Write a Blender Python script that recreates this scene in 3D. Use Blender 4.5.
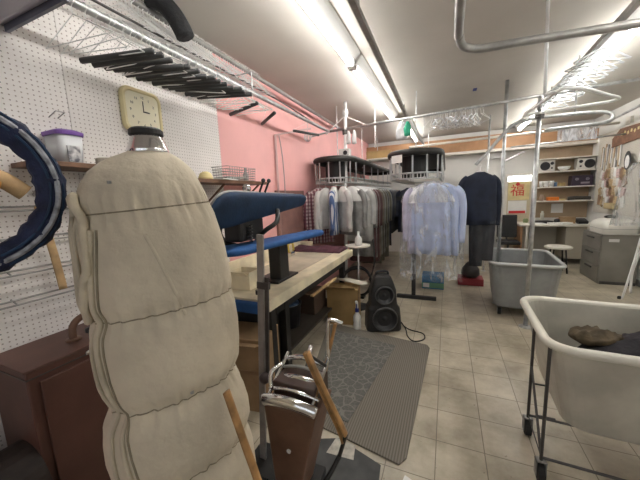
import bpy, bmesh, math, random
from math import sin, cos, pi, radians as R
from mathutils import Vector as V, Matrix, Euler, noise
random.seed(7)
S = bpy.context.scene
for o in list(bpy.data.objects): bpy.data.objects.remove(o, do_unlink=True)
COL = S.collection

# ------------------------------------------------------------ camera, world, lights, exposure
PITCH, YAW, ROLL, FPX = 0.14782526, 0.411442873, -0.0404506719, 291.355
cd = bpy.data.cameras.new('camera'); cam = bpy.data.objects.new('camera', cd); COL.objects.link(cam)
cd.sensor_fit = 'HORIZONTAL'; cd.sensor_width = 36.0; cd.lens = FPX/640*36.0
cd.clip_start = .03; cd.clip_end = 100
fw = V((-sin(YAW)*cos(PITCH), cos(YAW)*cos(PITCH), -sin(PITCH)))
rt = V((cos(YAW), sin(YAW), 0)); up = rt.cross(fw)
rt2 = rt*cos(ROLL)+up*sin(ROLL); up2 = up*cos(ROLL)-rt*sin(ROLL)
m3 = Matrix((rt2, up2, -fw)).transposed()
cam.matrix_world = Matrix.Translation((0, 0, 1.65)) @ m3.to_4x4()
S.camera = cam
w = bpy.data.worlds.new('world'); S.world = w; w.use_nodes = True
w.node_tree.nodes['Background'].inputs[0].default_value = (.86, .92, 1, 1)
w.node_tree.nodes['Background'].inputs[1].default_value = 0.12
S.view_settings.view_transform = 'Standard'; S.view_settings.look = 'None'
S.view_settings.exposure = 1.15; S.view_settings.gamma = 1; S.view_settings.use_curve_mapping = False
TUBE = 19.0           # strength of the fluorescent tubes
def area(name, loc, rot, sx, sy, e, col=(1, 1, 1)):
    l = bpy.data.lights.new(name, 'AREA'); l.shape = 'RECTANGLE'; l.size = sx; l.size_y = sy; l.energy = e; l.color = col
    o = bpy.data.objects.new(name, l); o.location = loc; o.rotation_euler = rot; COL.objects.link(o)
area('shopfront_daylight', (.35, -2.38, 1.6), (R(90), 0, 0), 3.8, 2.0, 9, (.93, .97, 1))   # daylight through the shop window behind the camera

# ------------------------------------------------------------ helpers
def mat(name, col, rough=.6, metal=0, var=.0, scale=6, emit=0, alpha=1, bump=0, bscale=40, col2=None, coat=0, spec=.5):
    m = bpy.data.materials.new(name); m.use_nodes = True; nt = m.node_tree; b = nt.nodes['Principled BSDF']
    b.inputs['Base Color'].default_value = (*col, 1); b.inputs['Roughness'].default_value = rough; b.inputs['Metallic'].default_value = metal
    b.inputs['Specular IOR Level'].default_value = spec
    if coat: b.inputs['Coat Weight'].default_value = coat; b.inputs['Coat Roughness'].default_value = .15
    tc = nt.nodes.new('ShaderNodeTexCoord')
    if var or col2:
        n = nt.nodes.new('ShaderNodeTexNoise'); n.inputs['Scale'].default_value = scale; n.inputs['Detail'].default_value = 5
        nt.links.new(tc.outputs['Object'], n.inputs['Vector'])
        r = nt.nodes.new('ShaderNodeValToRGB'); e = r.color_ramp.elements
        c2 = col2 or tuple(max(0, c*(1-var)) for c in col); c1 = col if col2 else tuple(min(1, c*(1+var*.5)) for c in col)
        e[0].position = .35; e[0].color = (*c2, 1); e[1].position = .65; e[1].color = (*c1, 1)
        nt.links.new(n.outputs['Fac'], r.inputs[0]); nt.links.new(r.outputs[0], b.inputs['Base Color'])
    if bump:
        n = nt.nodes.new('ShaderNodeTexNoise'); n.inputs['Scale'].default_value = bscale; n.inputs['Detail'].default_value = 4
        nt.links.new(tc.outputs['Object'], n.inputs['Vector'])
        bp = nt.nodes.new('ShaderNodeBump'); bp.inputs['Strength'].default_value = bump; bp.inputs['Distance'].default_value = .02
        nt.links.new(n.outputs['Fac'], bp.inputs['Height']); nt.links.new(bp.outputs[0], b.inputs['Normal'])
    if emit:
        b.inputs['Emission Color'].default_value = (*col, 1); b.inputs['Emission Strength'].default_value = emit
    return m

def film(name, tint=(.9, .92, .95), amt=.35, scale=9):
    """clear plastic film: see-through with crinkled white glints painted in"""
    m = bpy.data.materials.new(name); m.use_nodes = True; nt = m.node_tree; nt.nodes.clear()
    out = nt.nodes.new('ShaderNodeOutputMaterial'); tr = nt.nodes.new('ShaderNodeBsdfTransparent')
    pr = nt.nodes.new('ShaderNodeBsdfPrincipled'); pr.inputs['Base Color'].default_value = (*tint, 1); pr.inputs['Roughness'].default_value = .12
    mx = nt.nodes.new('ShaderNodeMixShader'); tc = nt.nodes.new('ShaderNodeTexCoord')
    n = nt.nodes.new('ShaderNodeTexNoise'); n.inputs['Scale'].default_value = scale; n.inputs['Detail'].default_value = 6; n.inputs['Distortion'].default_value = 1.2
    mp = nt.nodes.new('ShaderNodeMapping'); mp.inputs['Scale'].default_value = (1, 1, .32); nt.links.new(tc.outputs['Object'], mp.inputs['Vector']); nt.links.new(mp.outputs[0], n.inputs['Vector'])
    r = nt.nodes.new('ShaderNodeValToRGB'); e = r.color_ramp.elements
    e[0].position = .50; e[0].color = (amt*.45,)*3+(1,); e[1].position = .70; e[1].color = (min(1, amt*2.6),)*3+(1,)  # noise paints the glints as whiter, more opaque streaks
    bp = nt.nodes.new('ShaderNodeBump'); bp.inputs['Strength'].default_value = .9; bp.inputs['Distance'].default_value = .05
    L = nt.links.new
    L(n.outputs['Fac'], r.inputs[0]); L(r.outputs[0], mx.inputs[0]); L(tr.outputs[0], mx.inputs[1]); L(pr.outputs[0], mx.inputs[2])
    L(n.outputs['Fac'], bp.inputs['Height']); L(bp.outputs[0], pr.inputs['Normal']); L(mx.outputs[0], out.inputs[0])
    return m

def NM():
    return bmesh.new()
def wloc(o):
    v = V((0, 0, 0))
    while o: v = v+o.location; o = o.parent
    return v
def tag(o, label=None, cat=None, group=None, kind=None):
    if label: o['label'] = label
    if cat: o['category'] = cat
    if group: o['group'] = group
    if kind: o['kind'] = kind
    return o
def obj(name, bm, m, parent=None, smooth=False, bevel=0, label=None, cat=None, group=None, kind=None, origin=None):
    bmesh.ops.recalc_face_normals(bm, faces=bm.faces[:])
    me = bpy.data.meshes.new(name)
    if parent is not None: off = wloc(parent)
    elif origin is not None: off = V(origin)
    else:
        xs = [v.co for v in bm.verts]
        off = V(((min(c.x for c in xs)+max(c.x for c in xs))/2, (min(c.y for c in xs)+max(c.y for c in xs))/2, min(c.z for c in xs)))
    bmesh.ops.translate(bm, verts=bm.verts[:], vec=-off)
    bm.to_mesh(me); bm.free()
    if smooth:
        for p in me.polygons: p.use_smooth = True
    me.materials.append(m)
    o = bpy.data.objects.new(name, me); COL.objects.link(o)
    if parent is not None: o.parent = parent
    else: o.location = off
    if bevel:
        b = o.modifiers.new('bevel', 'BEVEL'); b.width = bevel; b.segments = 2; b.limit_method = 'ANGLE'; b.angle_limit = R(40)
    return tag(o, label, cat, group, kind)
def thing(name, label, cat, loc, group=None):
    o = bpy.data.objects.new(name, None); o.empty_display_size = .1; COL.objects.link(o); o.location = loc
    return tag(o, label, cat, group)
def kids(o): return [c for c in COL.objects if c.parent == o]
def dup(root, loc, rz=None, label=None, group=None, m=None):
    r = root.copy(); COL.objects.link(r); r.location = loc
    if rz is not None: r.rotation_euler = (0, 0, rz)
    if label: r['label'] = label
    if group: r['group'] = group
    for ch in list(root.children):
        c = ch.copy(); COL.objects.link(c); c.parent = r
        for g in list(ch.children):
            d = g.copy(); COL.objects.link(d); d.parent = c
    return r
def box(bm, x0, x1, y0, y1, z0, z1, mtx=None):
    vs = [bm.verts.new((x, y, z)) for z in (z0, z1) for x, y in ((x0, y0), (x1, y0), (x1, y1), (x0, y1))]
    for f in ((0, 3, 2, 1), (4, 5, 6, 7), (0, 1, 5, 4), (1, 2, 6, 5), (2, 3, 7, 6), (3, 0, 4, 7)): bm.faces.new([vs[i] for i in f])
    if mtx is not None: bmesh.ops.transform(bm, matrix=mtx, verts=vs)
    return bm
def rotbox(bm, c, size, rz=0, rx=0, ry=0):
    m = Matrix.Translation(c) @ Euler((rx, ry, rz)).to_matrix().to_4x4()
    a, b, d = size
    return box(bm, -a/2, a/2, -b/2, b/2, -d/2, d/2, m)
def B(*a): return box(NM(), *a)
def RB(*a, **k): return rotbox(NM(), *a, **k)
def loft(bm, rings, cap0=True, cap1=True, close=True):
    vr = [[bm.verts.new(p) for p in r] for r in rings]
    n = len(vr[0])
    for a, b in zip(vr, vr[1:]):
        for i in range(n if close else n-1):
            j = (i+1) % n
            bm.faces.new((a[i], a[j], b[j], b[i]))
    if close and cap0: bm.faces.new(vr[0][::-1])
    if close and cap1: bm.faces.new(vr[-1])
    return bm
def smoothpts(pts, n=6, closed=False):
    P = [V(p) for p in pts]; out = []; k = len(P)
    for i in range(k if closed else k-1):
        g = (lambda q: P[q % k]) if closed else (lambda q: P[max(0, min(k-1, q))])
        a, b, c, d = g(i-1), g(i), g(i+1), g(i+2)
        for s in range(n):
            t = s/n
            out.append(.5*((2*b)+(c-a)*t+(2*a-5*b+4*c-d)*t*t+(3*b-a-3*c+d)*t**3))
    if not closed: out.append(P[-1])
    return out
def tube(bm, pts, r, seg=8, closed=False, flat=1.0, radii=None):
    P = [V(p) for p in pts]; k = len(P); rings = []; nrm = None
    for i in range(k):
        if closed: t = P[(i+1) % k]-P[i-1]
        else: t = P[min(k-1, i+1)]-P[max(0, i-1)]
        t.normalize()
        if nrm is None:
            nrm = V((0, 0, 1)) if abs(t.z) < .9 else V((1, 0, 0))
        nrm = (nrm-t*nrm.dot(t)); nrm.normalize(); bn = t.cross(nrm)
        rr = radii[i] if radii else r
        rings.append([P[i]+(nrm*cos(2*pi*j/seg)*flat+bn*sin(2*pi*j/seg))*rr for j in range(seg)])
    if closed:
        rings.append(rings[0])
        # closed: reuse by welding
        loft(bm, rings, False, False); bmesh.ops.remove_doubles(bm, verts=bm.verts[:], dist=1e-6)
    else: loft(bm, rings)
    return bm
def T(pts, r, **k): return tube(NM(), pts, r, **k)
def TS(pts, r, n=6, closed=False, **k): return tube(NM(), smoothpts(pts, n, closed), r, closed=closed, **k)
def lathe(bm, c, prof, seg=24, axis='z', sy=1.0):
    rings = []
    for r, h in prof:
        ring = []
        for j in range(seg):
            a = 2*pi*j/seg; p = (r*cos(a), r*sin(a)*sy, h)
            if axis == 'y': p = (p[0], p[2], p[1])
            if axis == 'x': p = (p[2], p[0], p[1])
            ring.append(V(c)+V(p))
        rings.append(ring)
    return loft(bm, rings)
def L(c, prof, **k): return lathe(NM(), c, prof, **k)
def rrect(cx, cy, hx, hy, r, z, n=5):
    out = []
    for qx, qy, a0 in ((1, 1, 0), (-1, 1, 90), (-1, -1, 180), (1, -1, 270)):
        for i in range(n+1):
            a = R(a0+90*i/n); out.append(V((cx+qx*(hx-r)+r*cos(a), cy+qy*(hy-r)+r*sin(a), z)))
    return out
def stadium(cx, y0, y1, r, z, n=14):
    out = []
    for i in range(n+1):
        a = pi+pi*i/n; out.append(V((cx+r*cos(a), y0+r*sin(a), z)))
    for i in range(n+1):
        a = pi*i/n; out.append(V((cx+r*cos(a), y1+r*sin(a), z)))
    return out
def text_mesh(bm, s, size, mtx, depth=.002):
    c = bpy.data.curves.new('t', 'FONT'); c.body = s; c.size = size; c.align_x = 'CENTER'; c.align_y = 'CENTER'; c.extrude = depth
    o = bpy.data.objects.new('t', c); COL.objects.link(o)
    dg = bpy.context.evaluated_depsgraph_get(); me = bpy.data.meshes.new_from_object(o.evaluated_get(dg))
    n0 = len(bm.verts); bm.from_mesh(me); bm.verts.ensure_lookup_table()
    bmesh.ops.transform(bm, matrix=mtx, verts=bm.verts[n0:])
    bpy.data.objects.remove(o); bpy.data.curves.remove(c); bpy.data.meshes.remove(me)
    return bm

# ------------------------------------------------------------ materials
white_metal = mat('white_enamel', (.82, .82, .80), .35)
galv = mat('galvanised_steel', (.55, .56, .56), .38, .75, .25, 14)
greysteel = mat('grey_steel', (.33, .32, .30), .42, .3, .2, 10)
dksteel = mat('dark_steel', (.10, .095, .09), .45, .6, .3, 8)
chrome = mat('chrome', (.80, .80, .80), .12, 1)
black = mat('black_plastic', (.018, .018, .02), .42)
blackm = mat('black_paint', (.022, .021, .02), .5, .2, .3, 9)
rubber = mat('rubber', (.02, .019, .018), .8)
canvas = mat('beige_canvas', (.60, .525, .40), .8, 0, .14, 5, bump=.35, bscale=26)
canvas2 = mat('beige_canvas_trim', (.56, .485, .36), .8, 0, .2, 9, bump=.3, bscale=40)
seamm = mat('dark_seam', (.27, .225, .155), .9, 0, .3, 12)
brownm = mat('brown_paint', (.105, .046, .033), .48, .1, .22, 5)
brownm2 = mat('brown_leathery_paint', (.165, .085, .052), .5, .1, .25, 7)
navyq = mat('navy_quilt', (.010, .017, .055), .75, 0, .4, 22, bump=.6, bscale=30)
navypad = mat('navy_pad', (.010, .034, .085), .72, 0, .3, 9, bump=.12, bscale=60)
bluepad = mat('blue_pad', (.012, .085, .27), .7, 0, .25, 8, bump=.12, bscale=60)
greystripe = mat('grey_ribbon', (.33, .34, .38), .7, 0, .5, 40)
cream = mat('cream_board', (.76, .67, .48), .6, 0, .2, 5)
cardb = mat('cardboard', (.34, .22, .115), .8, 0, .2, 6)
cardb2 = mat('tan_carton', (.36, .23, .09), .7, 0, .25, 5)
woodd = mat('dark_wood', (.17, .085, .045), .55, 0, .35, 12)
woodl = mat('light_wood', (.50, .33, .16), .55, 0, .3, 14)
woodm = mat('amber_wood', (.36, .19, .065), .4, 0, .4, 16)
fascia = mat('brown_board', (.42, .23, .115), .6, 0, .2, 4)
shelfw = mat('shelf_white', (.74, .70, .62), .5, 0, .1, 6)
greypl = mat('grey_plastic', (.29, .30, .295), .45, 0, .14, 6)
ivorypl = mat('ivory_plastic', (.52, .495, .42), .42, 0, .28, 3.2)
paper = mat('white_paper', (.80, .79, .76), .8, 0, .08, 5)
cream_pl = mat('clock_cream', (.74, .64, .36), .35)
clockface = mat('clock_face', (.84, .78, .58), .5)
yellowp = mat('yellow_paper', (.72, .60, .30), .7, 0, .15, 8)
redp = mat('red_ink', (.62, .03, .03), .6)
orange = mat('orange_plastic', (.75, .20, .02), .5)
purple = mat('purple_lid', (.17, .07, .33), .4)
clearbox = film('clear_box', (.8, .82, .85), .5, 14)
plastic = film('garment_film', (.88, .91, .95), .19, 12)
plastic2 = film('crinkled_film', (.88, .90, .93), .6, 16)
hangerclear = mat('clear_hanger', (.78, .80, .82), .12, 0, .1, 10)
hangerwhite = mat('white_wire', (.80, .79, .77), .4)
cabgrey = mat('cabinet_grey', (.25, .235, .205), .45, .3, .12, 4)
green = mat('green_plastic', (.02, .36, .20), .5)
bluebox = mat('blue_carton', (.02, .14, .30), .6, 0, .3, 12)
tubem = mat('lit_tube', (1, .985, .96), .5, emit=TUBE)

def grid_floor():
    m = bpy.data.materials.new('vinyl_tile'); m.use_nodes = True; nt = m.node_tree; b = nt.nodes['Principled BSDF']; LK = nt.links.new
    tc = nt.nodes.new('ShaderNodeTexCoord'); sep = nt.nodes.new('ShaderNodeSeparateXYZ'); LK(tc.outputs['Object'], sep.inputs[0])
    def mth(op, a, bb=None):
        n = nt.nodes.new('ShaderNodeMath'); n.operation = op
        for i, v in enumerate((a, bb)):
            if v is None: continue
            if isinstance(v, (int, float)): n.inputs[i].default_value = v
            else: LK(v, n.inputs[i])
        return n.outputs[0]
    def line(src, per, ph):
        q = mth('FRACT', mth('DIVIDE', mth('SUBTRACT', src, ph), per))
        q = mth('ABSOLUTE', mth('SUBTRACT', q, .5))          # .5 at the joint
        return mth('GREATER_THAN', q, .5-.0028/per)
    g = mth('MAXIMUM', line(sep.outputs[0], .285, -.028), line(sep.outputs[1], .305, -.255))
    cell = nt.nodes.new('ShaderNodeCombineXYZ')
    LK(mth('FLOOR', mth('DIVIDE', mth('SUBTRACT', sep.outputs[0], -.028), .285)), cell.inputs[0])
    LK(mth('FLOOR', mth('DIVIDE', mth('SUBTRACT', sep.outputs[1], -.255), .305)), cell.inputs[1])
    wn = nt.nodes.new('ShaderNodeTexWhiteNoise'); LK(cell.outputs[0], wn.inputs['Vector'])
    n1 = nt.nodes.new('ShaderNodeTexNoise'); n1.inputs['Scale'].default_value = 2.2; n1.inputs['Detail'].default_value = 8; n1.inputs['Roughness'].default_value = .65
    LK(tc.outputs['Object'], n1.inputs['Vector'])
    r1 = nt.nodes.new('ShaderNodeValToRGB'); e = r1.color_ramp.elements
    e[0].position = .33; e[0].color = (.30, .255, .18, 1); e[1].position = .66; e[1].color = (.60, .54, .42, 1)
    LK(n1.outputs['Fac'], r1.inputs[0])
    mx = nt.nodes.new('ShaderNodeMix'); mx.data_type = 'RGBA'; mx.blend_type = 'MULTIPLY'; mx.inputs[0].default_value = 1
    LK(r1.outputs[0], mx.inputs[6])
    sc = mth('ADD', mth('MULTIPLY', wn.outputs['Value'], .10), .92)
    cc = nt.nodes.new('ShaderNodeCombineColor'); [LK(sc, cc.inputs[i]) for i in range(3)]
    LK(cc.outputs[0], mx.inputs[7])
    n2 = nt.nodes.new('ShaderNodeTexNoise'); n2.inputs['Scale'].default_value = 28; LK(tc.outputs['Object'], n2.inputs['Vector'])
    spot = mth('GREATER_THAN', n2.outputs['Fac'], .735)
    mg = mth('MAXIMUM', mth('MULTIPLY', g, .8), mth('MULTIPLY', spot, .5))
    m2 = nt.nodes.new('ShaderNodeMix'); m2.data_type = 'RGBA'; LK(mg, m2.inputs[0]); LK(mx.outputs[2], m2.inputs[6]); m2.inputs[7].default_value = (.13, .105, .075, 1)
    LK(m2.outputs[2], b.inputs['Base Color']); b.inputs['Roughness'].default_value = .33
    return m
def peg(name, col, hole, step=.0254, r=.16):
    m = bpy.data.materials.new(name); m.use_nodes = True; nt = m.node_tree; b = nt.nodes['Principled BSDF']; LK = nt.links.new
    tc = nt.nodes.new('ShaderNodeTexCoord')
    a = nt.nodes.new('ShaderNodeVectorMath'); a.operation = 'SCALE'; a.inputs['Scale'].default_value = 1/step; LK(tc.outputs['Object'], a.inputs[0])
    f = nt.nodes.new('ShaderNodeVectorMath'); f.operation = 'FRACTION'; LK(a.outputs[0], f.inputs[0])
    s = nt.nodes.new('ShaderNodeVectorMath'); s.operation = 'SUBTRACT'; s.inputs[1].default_value = (.5, .5, .5); LK(f.outputs[0], s.inputs[0])
    mu = nt.nodes.new('ShaderNodeVectorMath'); mu.operation = 'MULTIPLY'; mu.inputs[1].default_value = (0, 1, 1); LK(s.outputs[0], mu.inputs[0])
    ln = nt.nodes.new('ShaderNodeVectorMath'); ln.operation = 'LENGTH'; LK(mu.outputs[0], ln.inputs[0])
    lt = nt.nodes.new('ShaderNodeMath'); lt.operation = 'LESS_THAN'; lt.inputs[1].default_value = r; LK(ln.outputs['Value'], lt.inputs[0])
    n = nt.nodes.new('ShaderNodeTexNoise'); n.inputs['Scale'].default_value = 2; n.inputs['Detail'].default_value = 6; LK(tc.outputs['Object'], n.inputs['Vector'])
    rr = nt.nodes.new('ShaderNodeValToRGB'); e = rr.color_ramp.elements
    e[0].position = .3; e[0].color = (*[c*.86 for c in col], 1); e[1].position = .7; e[1].color = (*col, 1); LK(n.outputs['Fac'], rr.inputs[0])
    mx = nt.nodes.new('ShaderNodeMix'); mx.data_type = 'RGBA'; LK(lt.outputs[0], mx.inputs[0]); LK(rr.outputs[0], mx.inputs[6]); mx.inputs[7].default_value = (*hole, 1)
    LK(mx.outputs[2], b.inputs['Base Color']); b.inputs['Roughness'].default_value = .55
    return m
def stripes(name, c1, c2, per, axis=0, rough=.85, c3=None, bump=0):
    """woven stripes; with c3 a check"""
    m = bpy.data.materials.new(name); m.use_nodes = True; nt = m.node_tree; b = nt.nodes['Principled BSDF']; LK = nt.links.new
    tc = nt.nodes.new('ShaderNodeTexCoord'); sep = nt.nodes.new('ShaderNodeSeparateXYZ'); LK(tc.outputs['Object'], sep.inputs[0])
    def band(ax):
        d = nt.nodes.new('ShaderNodeMath'); d.operation = 'DIVIDE'; d.inputs[1].default_value = per; LK(sep.outputs[ax], d.inputs[0])
        f = nt.nodes.new('ShaderNodeMath'); f.operation = 'FRACT'; LK(d.outputs[0], f.inputs[0])
        g = nt.nodes.new('ShaderNodeMath'); g.operation = 'GREATER_THAN'; g.inputs[1].default_value = .5; LK(f.outputs[0], g.inputs[0]); return g.outputs[0]
    mx = nt.nodes.new('ShaderNodeMix'); mx.data_type = 'RGBA'; g0 = band(axis)
    LK(g0, mx.inputs[0]); mx.inputs[6].default_value = (*c1, 1); mx.inputs[7].default_value = (*c2, 1); res = mx.outputs[2]
    if c3:
        m2 = nt.nodes.new('ShaderNodeMix'); m2.data_type = 'RGBA'; h = nt.nodes.new('ShaderNodeMath'); h.operation = 'MULTIPLY'; h.inputs[1].default_value = .55
        LK(band(2), h.inputs[0]); LK(h.outputs[0], m2.inputs[0]); LK(res, m2.inputs[6]); m2.inputs[7].default_value = (*c3, 1); res = m2.outputs[2]
    LK(res, b.inputs['Base Color']); b.inputs['Roughness'].default_value = rough
    if bump:
        bp = nt.nodes.new('ShaderNodeBump'); bp.inputs['Strength'].default_value = bump; bp.inputs['Distance'].default_value = .004; LK(g0, bp.inputs['Height']); LK(bp.outputs[0], b.inputs['Normal'])
    return m
def floral(name):
    m = bpy.data.materials.new(name); m.use_nodes = True; nt = m.node_tree; b = nt.nodes['Principled BSDF']; LK = nt.links.new
    tc = nt.nodes.new('ShaderNodeTexCoord'); v = nt.nodes.new('ShaderNodeTexVoronoi'); v.feature = 'DISTANCE_TO_EDGE'; v.inputs['Scale'].default_value = 13
    n = nt.nodes.new('ShaderNodeTexNoise'); n.inputs['Scale'].default_value = 7
    mx0 = nt.nodes.new('ShaderNodeMix'); mx0.data_type = 'RGBA'; mx0.inputs[0].default_value = .06
    LK(tc.outputs['Object'], n.inputs['Vector']); LK(tc.outputs['Object'], mx0.inputs[6]); LK(n.outputs['Color'], mx0.inputs[7]); LK(mx0.outputs[2], v.inputs['Vector'])
    wv = nt.nodes.new('ShaderNodeTexVoronoi'); wv.feature = 'DISTANCE_TO_EDGE'; wv.inputs['Scale'].default_value = 30; LK(mx0.outputs[2], wv.inputs['Vector'])
    a = nt.nodes.new('ShaderNodeMath'); a.operation = 'LESS_THAN'; a.inputs[1].default_value = .05; LK(v.outputs['Distance'], a.inputs[0])
    c = nt.nodes.new('ShaderNodeMath'); c.operation = 'LESS_THAN'; c.inputs[1].default_value = .045; LK(wv.outputs['Distance'], c.inputs[0])
    h = nt.nodes.new('ShaderNodeMath'); h.operation = 'MULTIPLY'; h.inputs[1].default_value = .5; LK(c.outputs[0], h.inputs[0])
    q = nt.nodes.new('ShaderNodeMath'); q.operation = 'MAXIMUM'; LK(a.outputs[0], q.inputs[0]); LK(h.outputs[0], q.inputs[1])
    mx = nt.nodes.new('ShaderNodeMix'); mx.data_type = 'RGBA'; LK(q.outputs[0], mx.inputs[0]); mx.inputs[6].default_value = (.115, .112, .10, 1); mx.inputs[7].default_value = (.20, .19, .165, 1)
    LK(mx.outputs[2], b.inputs['Base Color']); b.inputs['Roughness'].default_value = .9
    return m
M_floor = grid_floor()
M_peg = peg('pegboard_white', (.82, .775, .74), (.34, .29, .26), r=.15)
M_pegr = peg('pegboard_beige', (.66, .62, .54), (.30, .27, .22), r=.15)
M_pink = mat('pink_paint', (.80, .42, .40), .7, 0, .06, 2)
M_ceil = mat('ceiling_paint', (.56, .53, .475), .9, 0, .07, 1.2)
M_wallw = mat('pale_wall', (.72, .71, .67), .8, 0, .06, 2)
M_wallb = mat('tan_wall', (.40, .30, .20), .8, 0, .12, 3)

# ------------------------------------------------------------ the setting
XL, XR, YB, YF, ZC = -2.06, 2.90, 8.4, -2.5, 3.06
def struct(name, bm, m, **k): return obj(name, bm, m, kind='structure', **k)
struct('floor', B(XL-.1, XR+.1, YF-.1, YB+.1, -.1, 0), M_floor, origin=(0, 0, 0))
struct('ceiling', B(XL-.1, XR+.1, YF-.1, YB+.1, ZC, ZC+.1), M_ceil)
struct('wall_left', B(XL-.1, XL, YF-.1, YB+.1, 0, ZC), M_pink)
struct('wall_right', B(XR, XR+.1, YF-.1, YB+.1, 0, ZC), M_wallw)
bm = NM()
box(bm, XL-.1, 1.30, YB, YB+.1, 0, ZC); box(bm, 1.30, 1.88, YB, YB+.1, 2.0, ZC); box(bm, 1.88, XR+.1, YB, YB+.1, 0, ZC)
struct('wall_back', bm, M_wallw)
bm = NM()   # shop front behind the camera with its window opening
box(bm, XL-.1, -1.6, YF-.1, YF, 0, ZC); box(bm, 2.3, XR+.1, YF-.1, YF, 0, ZC); box(bm, -1.6, 2.3, YF-.1, YF, 0, .55); box(bm, -1.6, 2.3, YF-.1, YF, 2.65, ZC)
struct('wall_front', bm, M_wallw)
wf = struct('window_1', B(-1.6, 2.3, YF-.07, YF-.05, .55, .62), white_metal)
for x in (-1.6, .33, 2.23): obj('window_frame', B(x, x+.07, YF-.08, YF-.04, .62, 2.58), white_metal, wf)
obj('window_frame', B(-1.6, 2.3, YF-.08, YF-.04, 2.58, 2.65), white_metal, wf)
# back door: bright glass above, poster board below
df = struct('door_1', (lambda b: (box(b, 1.30, 1.35, YB-.03, YB+.06, 0, 2.0), box(b, 1.83, 1.88, YB-.03, YB+.06, 0, 2.0), box(b, 1.35, 1.83, YB-.03, YB+.06, 1.95, 2.0), b)[-1])(NM()), shelfw)
dl = obj('door_leaf', B(1.35, 1.83, YB, YB+.04, 0, 1.82), mat('door_tan', (.55, .47, .33), .6), df)
obj('pane', B(1.35, 1.83, YB+.01, YB+.02, 1.82, 1.95), mat('daylit_pane', (.9, .96, 1), .3, emit=3.0), df)
struct('trim_1', B(XL, XR, YB-.22, YB-.001, 2.60, 2.93), fascia, bevel=.006)     # brown board over the back wall
struct('trim_2', B(XL, XR, YB-.24, YB-.001, 2.54, 2.60), shelfw)
struct('trim_3', B(1.9, XR-.001, YB-.02, YB-.001, .95, 2.535), M_wallb)               # tan backing behind the shelves
struct('baseboard_right', B(XR-.015, XR-.001, 2, YB, 0, .1), mat('base_grey', (.2, .19, .17), .6))

# white pegboard sheets of the left wall, beige pegboard of the right wall
for y0, y1, lb in ((-.16, 1.08, 'white perforated pegboard sheet on left wall above the brown cabinet'),
                   (1.083, 2.33, 'white perforated pegboard sheet carrying the cream clock, next to pink wall')):
    obj('pegboard_panel', B(XL+.001, XL+.02, y0, y1, .0, ZC-.002), M_peg, label=lb, cat='pegboard', origin=(0, 0, 0))
obj('pegboard_panel', B(XR-.018, XR-.001, 5.4, 8.05, 1.10, 2.66), M_pegr, label='beige perforated pegboard hung with tagged strips on right wall', cat='pegboard', origin=(0, 0, 0))

# ------------------------------------------------------------ fluorescent fixtures
def fixture(x, y0, y1, lb, n=1):
    t = thing('fluorescent_light', lb, 'light', (x, (y0+y1)/2, ZC))
    bm = NM()
    loft(bm, [[V((x+a, y, ZC-b)) for a, b in ((-.10, .0), (-.085, .03), (-.035, .075), (.035, .075), (.085, .03), (.10, .0))] for y in (y0, y1)])
    obj('housing', bm, white_metal, t)
    for s in ((-1, 1) if n == 2 else (0,)):
        obj('fluorescent_tube', T([(x+s*.05, y0+.05, ZC-.105), (x+s*.05, y1-.05, ZC-.105)], .021), tubem, t, smooth=True)
    for y in (y0+.03, y1-.03): obj('socket', B(x-.04, x+.04, y-.015, y+.015, ZC-.13, ZC-.07), white_metal, t)
fixture(-.92, .62, 3.08, 'nearer lit twin fluorescent light on ceiling at the left')
fixture(-.92, 3.12, 5.58, 'further lit twin fluorescent light on ceiling at the left, above garment conveyor')
fixture(1.47, .75, 3.2, 'lit fluorescent light on ceiling at the right, nearest the front carts')
fixture(1.47, 3.25, 5.7, 'lit fluorescent light at the right, draped with crinkled clear hangers')
fixture(1.47, 5.75, 8.1, 'lit fluorescent light at the far end beyond the clear hangers')
fixture(-.75, 6.0, 8.1, 'added unseen fluorescent light brightening the back corner over the garment rows')  # extra lamp put in to brighten the back region

# ------------------------------------------------------------ overhead rails
RAILZ = 2.66
t = thing('hanging_rail_frame', 'grey pipe rail frame on white post running above the pegboard', 'rail', (-1.6, 4.5, 0))
obj('long_pipe', T([(-1.74, -.3, RAILZ), (-1.73, 4.5, RAILZ)], .021, seg=12), galv, t, smooth=True)
obj('cross_pipe', T([(-1.75, 4.5, RAILZ), (2.7, 4.5, 2.80)], .019, seg=10), galv, t, smooth=True)
obj('post', T([(-1.52, 4.5, 0), (-1.45, 4.5, ZC)], .026, seg=12), white_metal, t, smooth=True)
obj('wall_pipe', T([(-2.05, 4.5, 2.62), (-1.74, 4.5, 2.655)], .016), galv, t, smooth=True)
bm = NM(); tube(bm, [(-1.78, 4.5, 2.62), (-1.47, 4.5, 2.86)], .009); tube(bm, [(-1.12, 4.5, 2.68), (-1.47, 4.5, 2.86)], .009)
obj('brace', bm, white_metal, t)
obj('clamp', L((-1.47, 4.5, 2.62), [(.02, -.04), (.038, -.035), (.038, .035), (.02, .04)], seg=10), dksteel, t)
obj('fitting', L((-1.455, 4.5, 2.90), [(.01, -.05), (.045, -.04), (.05, .0), (.04, .05), (.01, .06)], seg=10), white_metal, t, smooth=True)
for y, yy in ((.9, 0), (2.5, 0)): obj('bracket', T([(-1.735, y, RAILZ), (-1.735, y, 2.85), (-2.05, y, 2.85)], .008), galv, t)

obj('ceiling_pipe', T([(-1.93, 1.5, 2.98), (-1.92, 5.9, 2.93)], .022, seg=10), greysteel, smooth=True, label='dark pipe along the top corner of pink wall', cat='pipe')
obj('garment_rail', TS([(-1.86, 1.0, 2.80), (-1.86, 3.2, 2.80), (-1.82, 4.35, 2.70)], .008), dksteel, label='thin dark rod under the ceiling pipe along pink wall', cat='rail')

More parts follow.
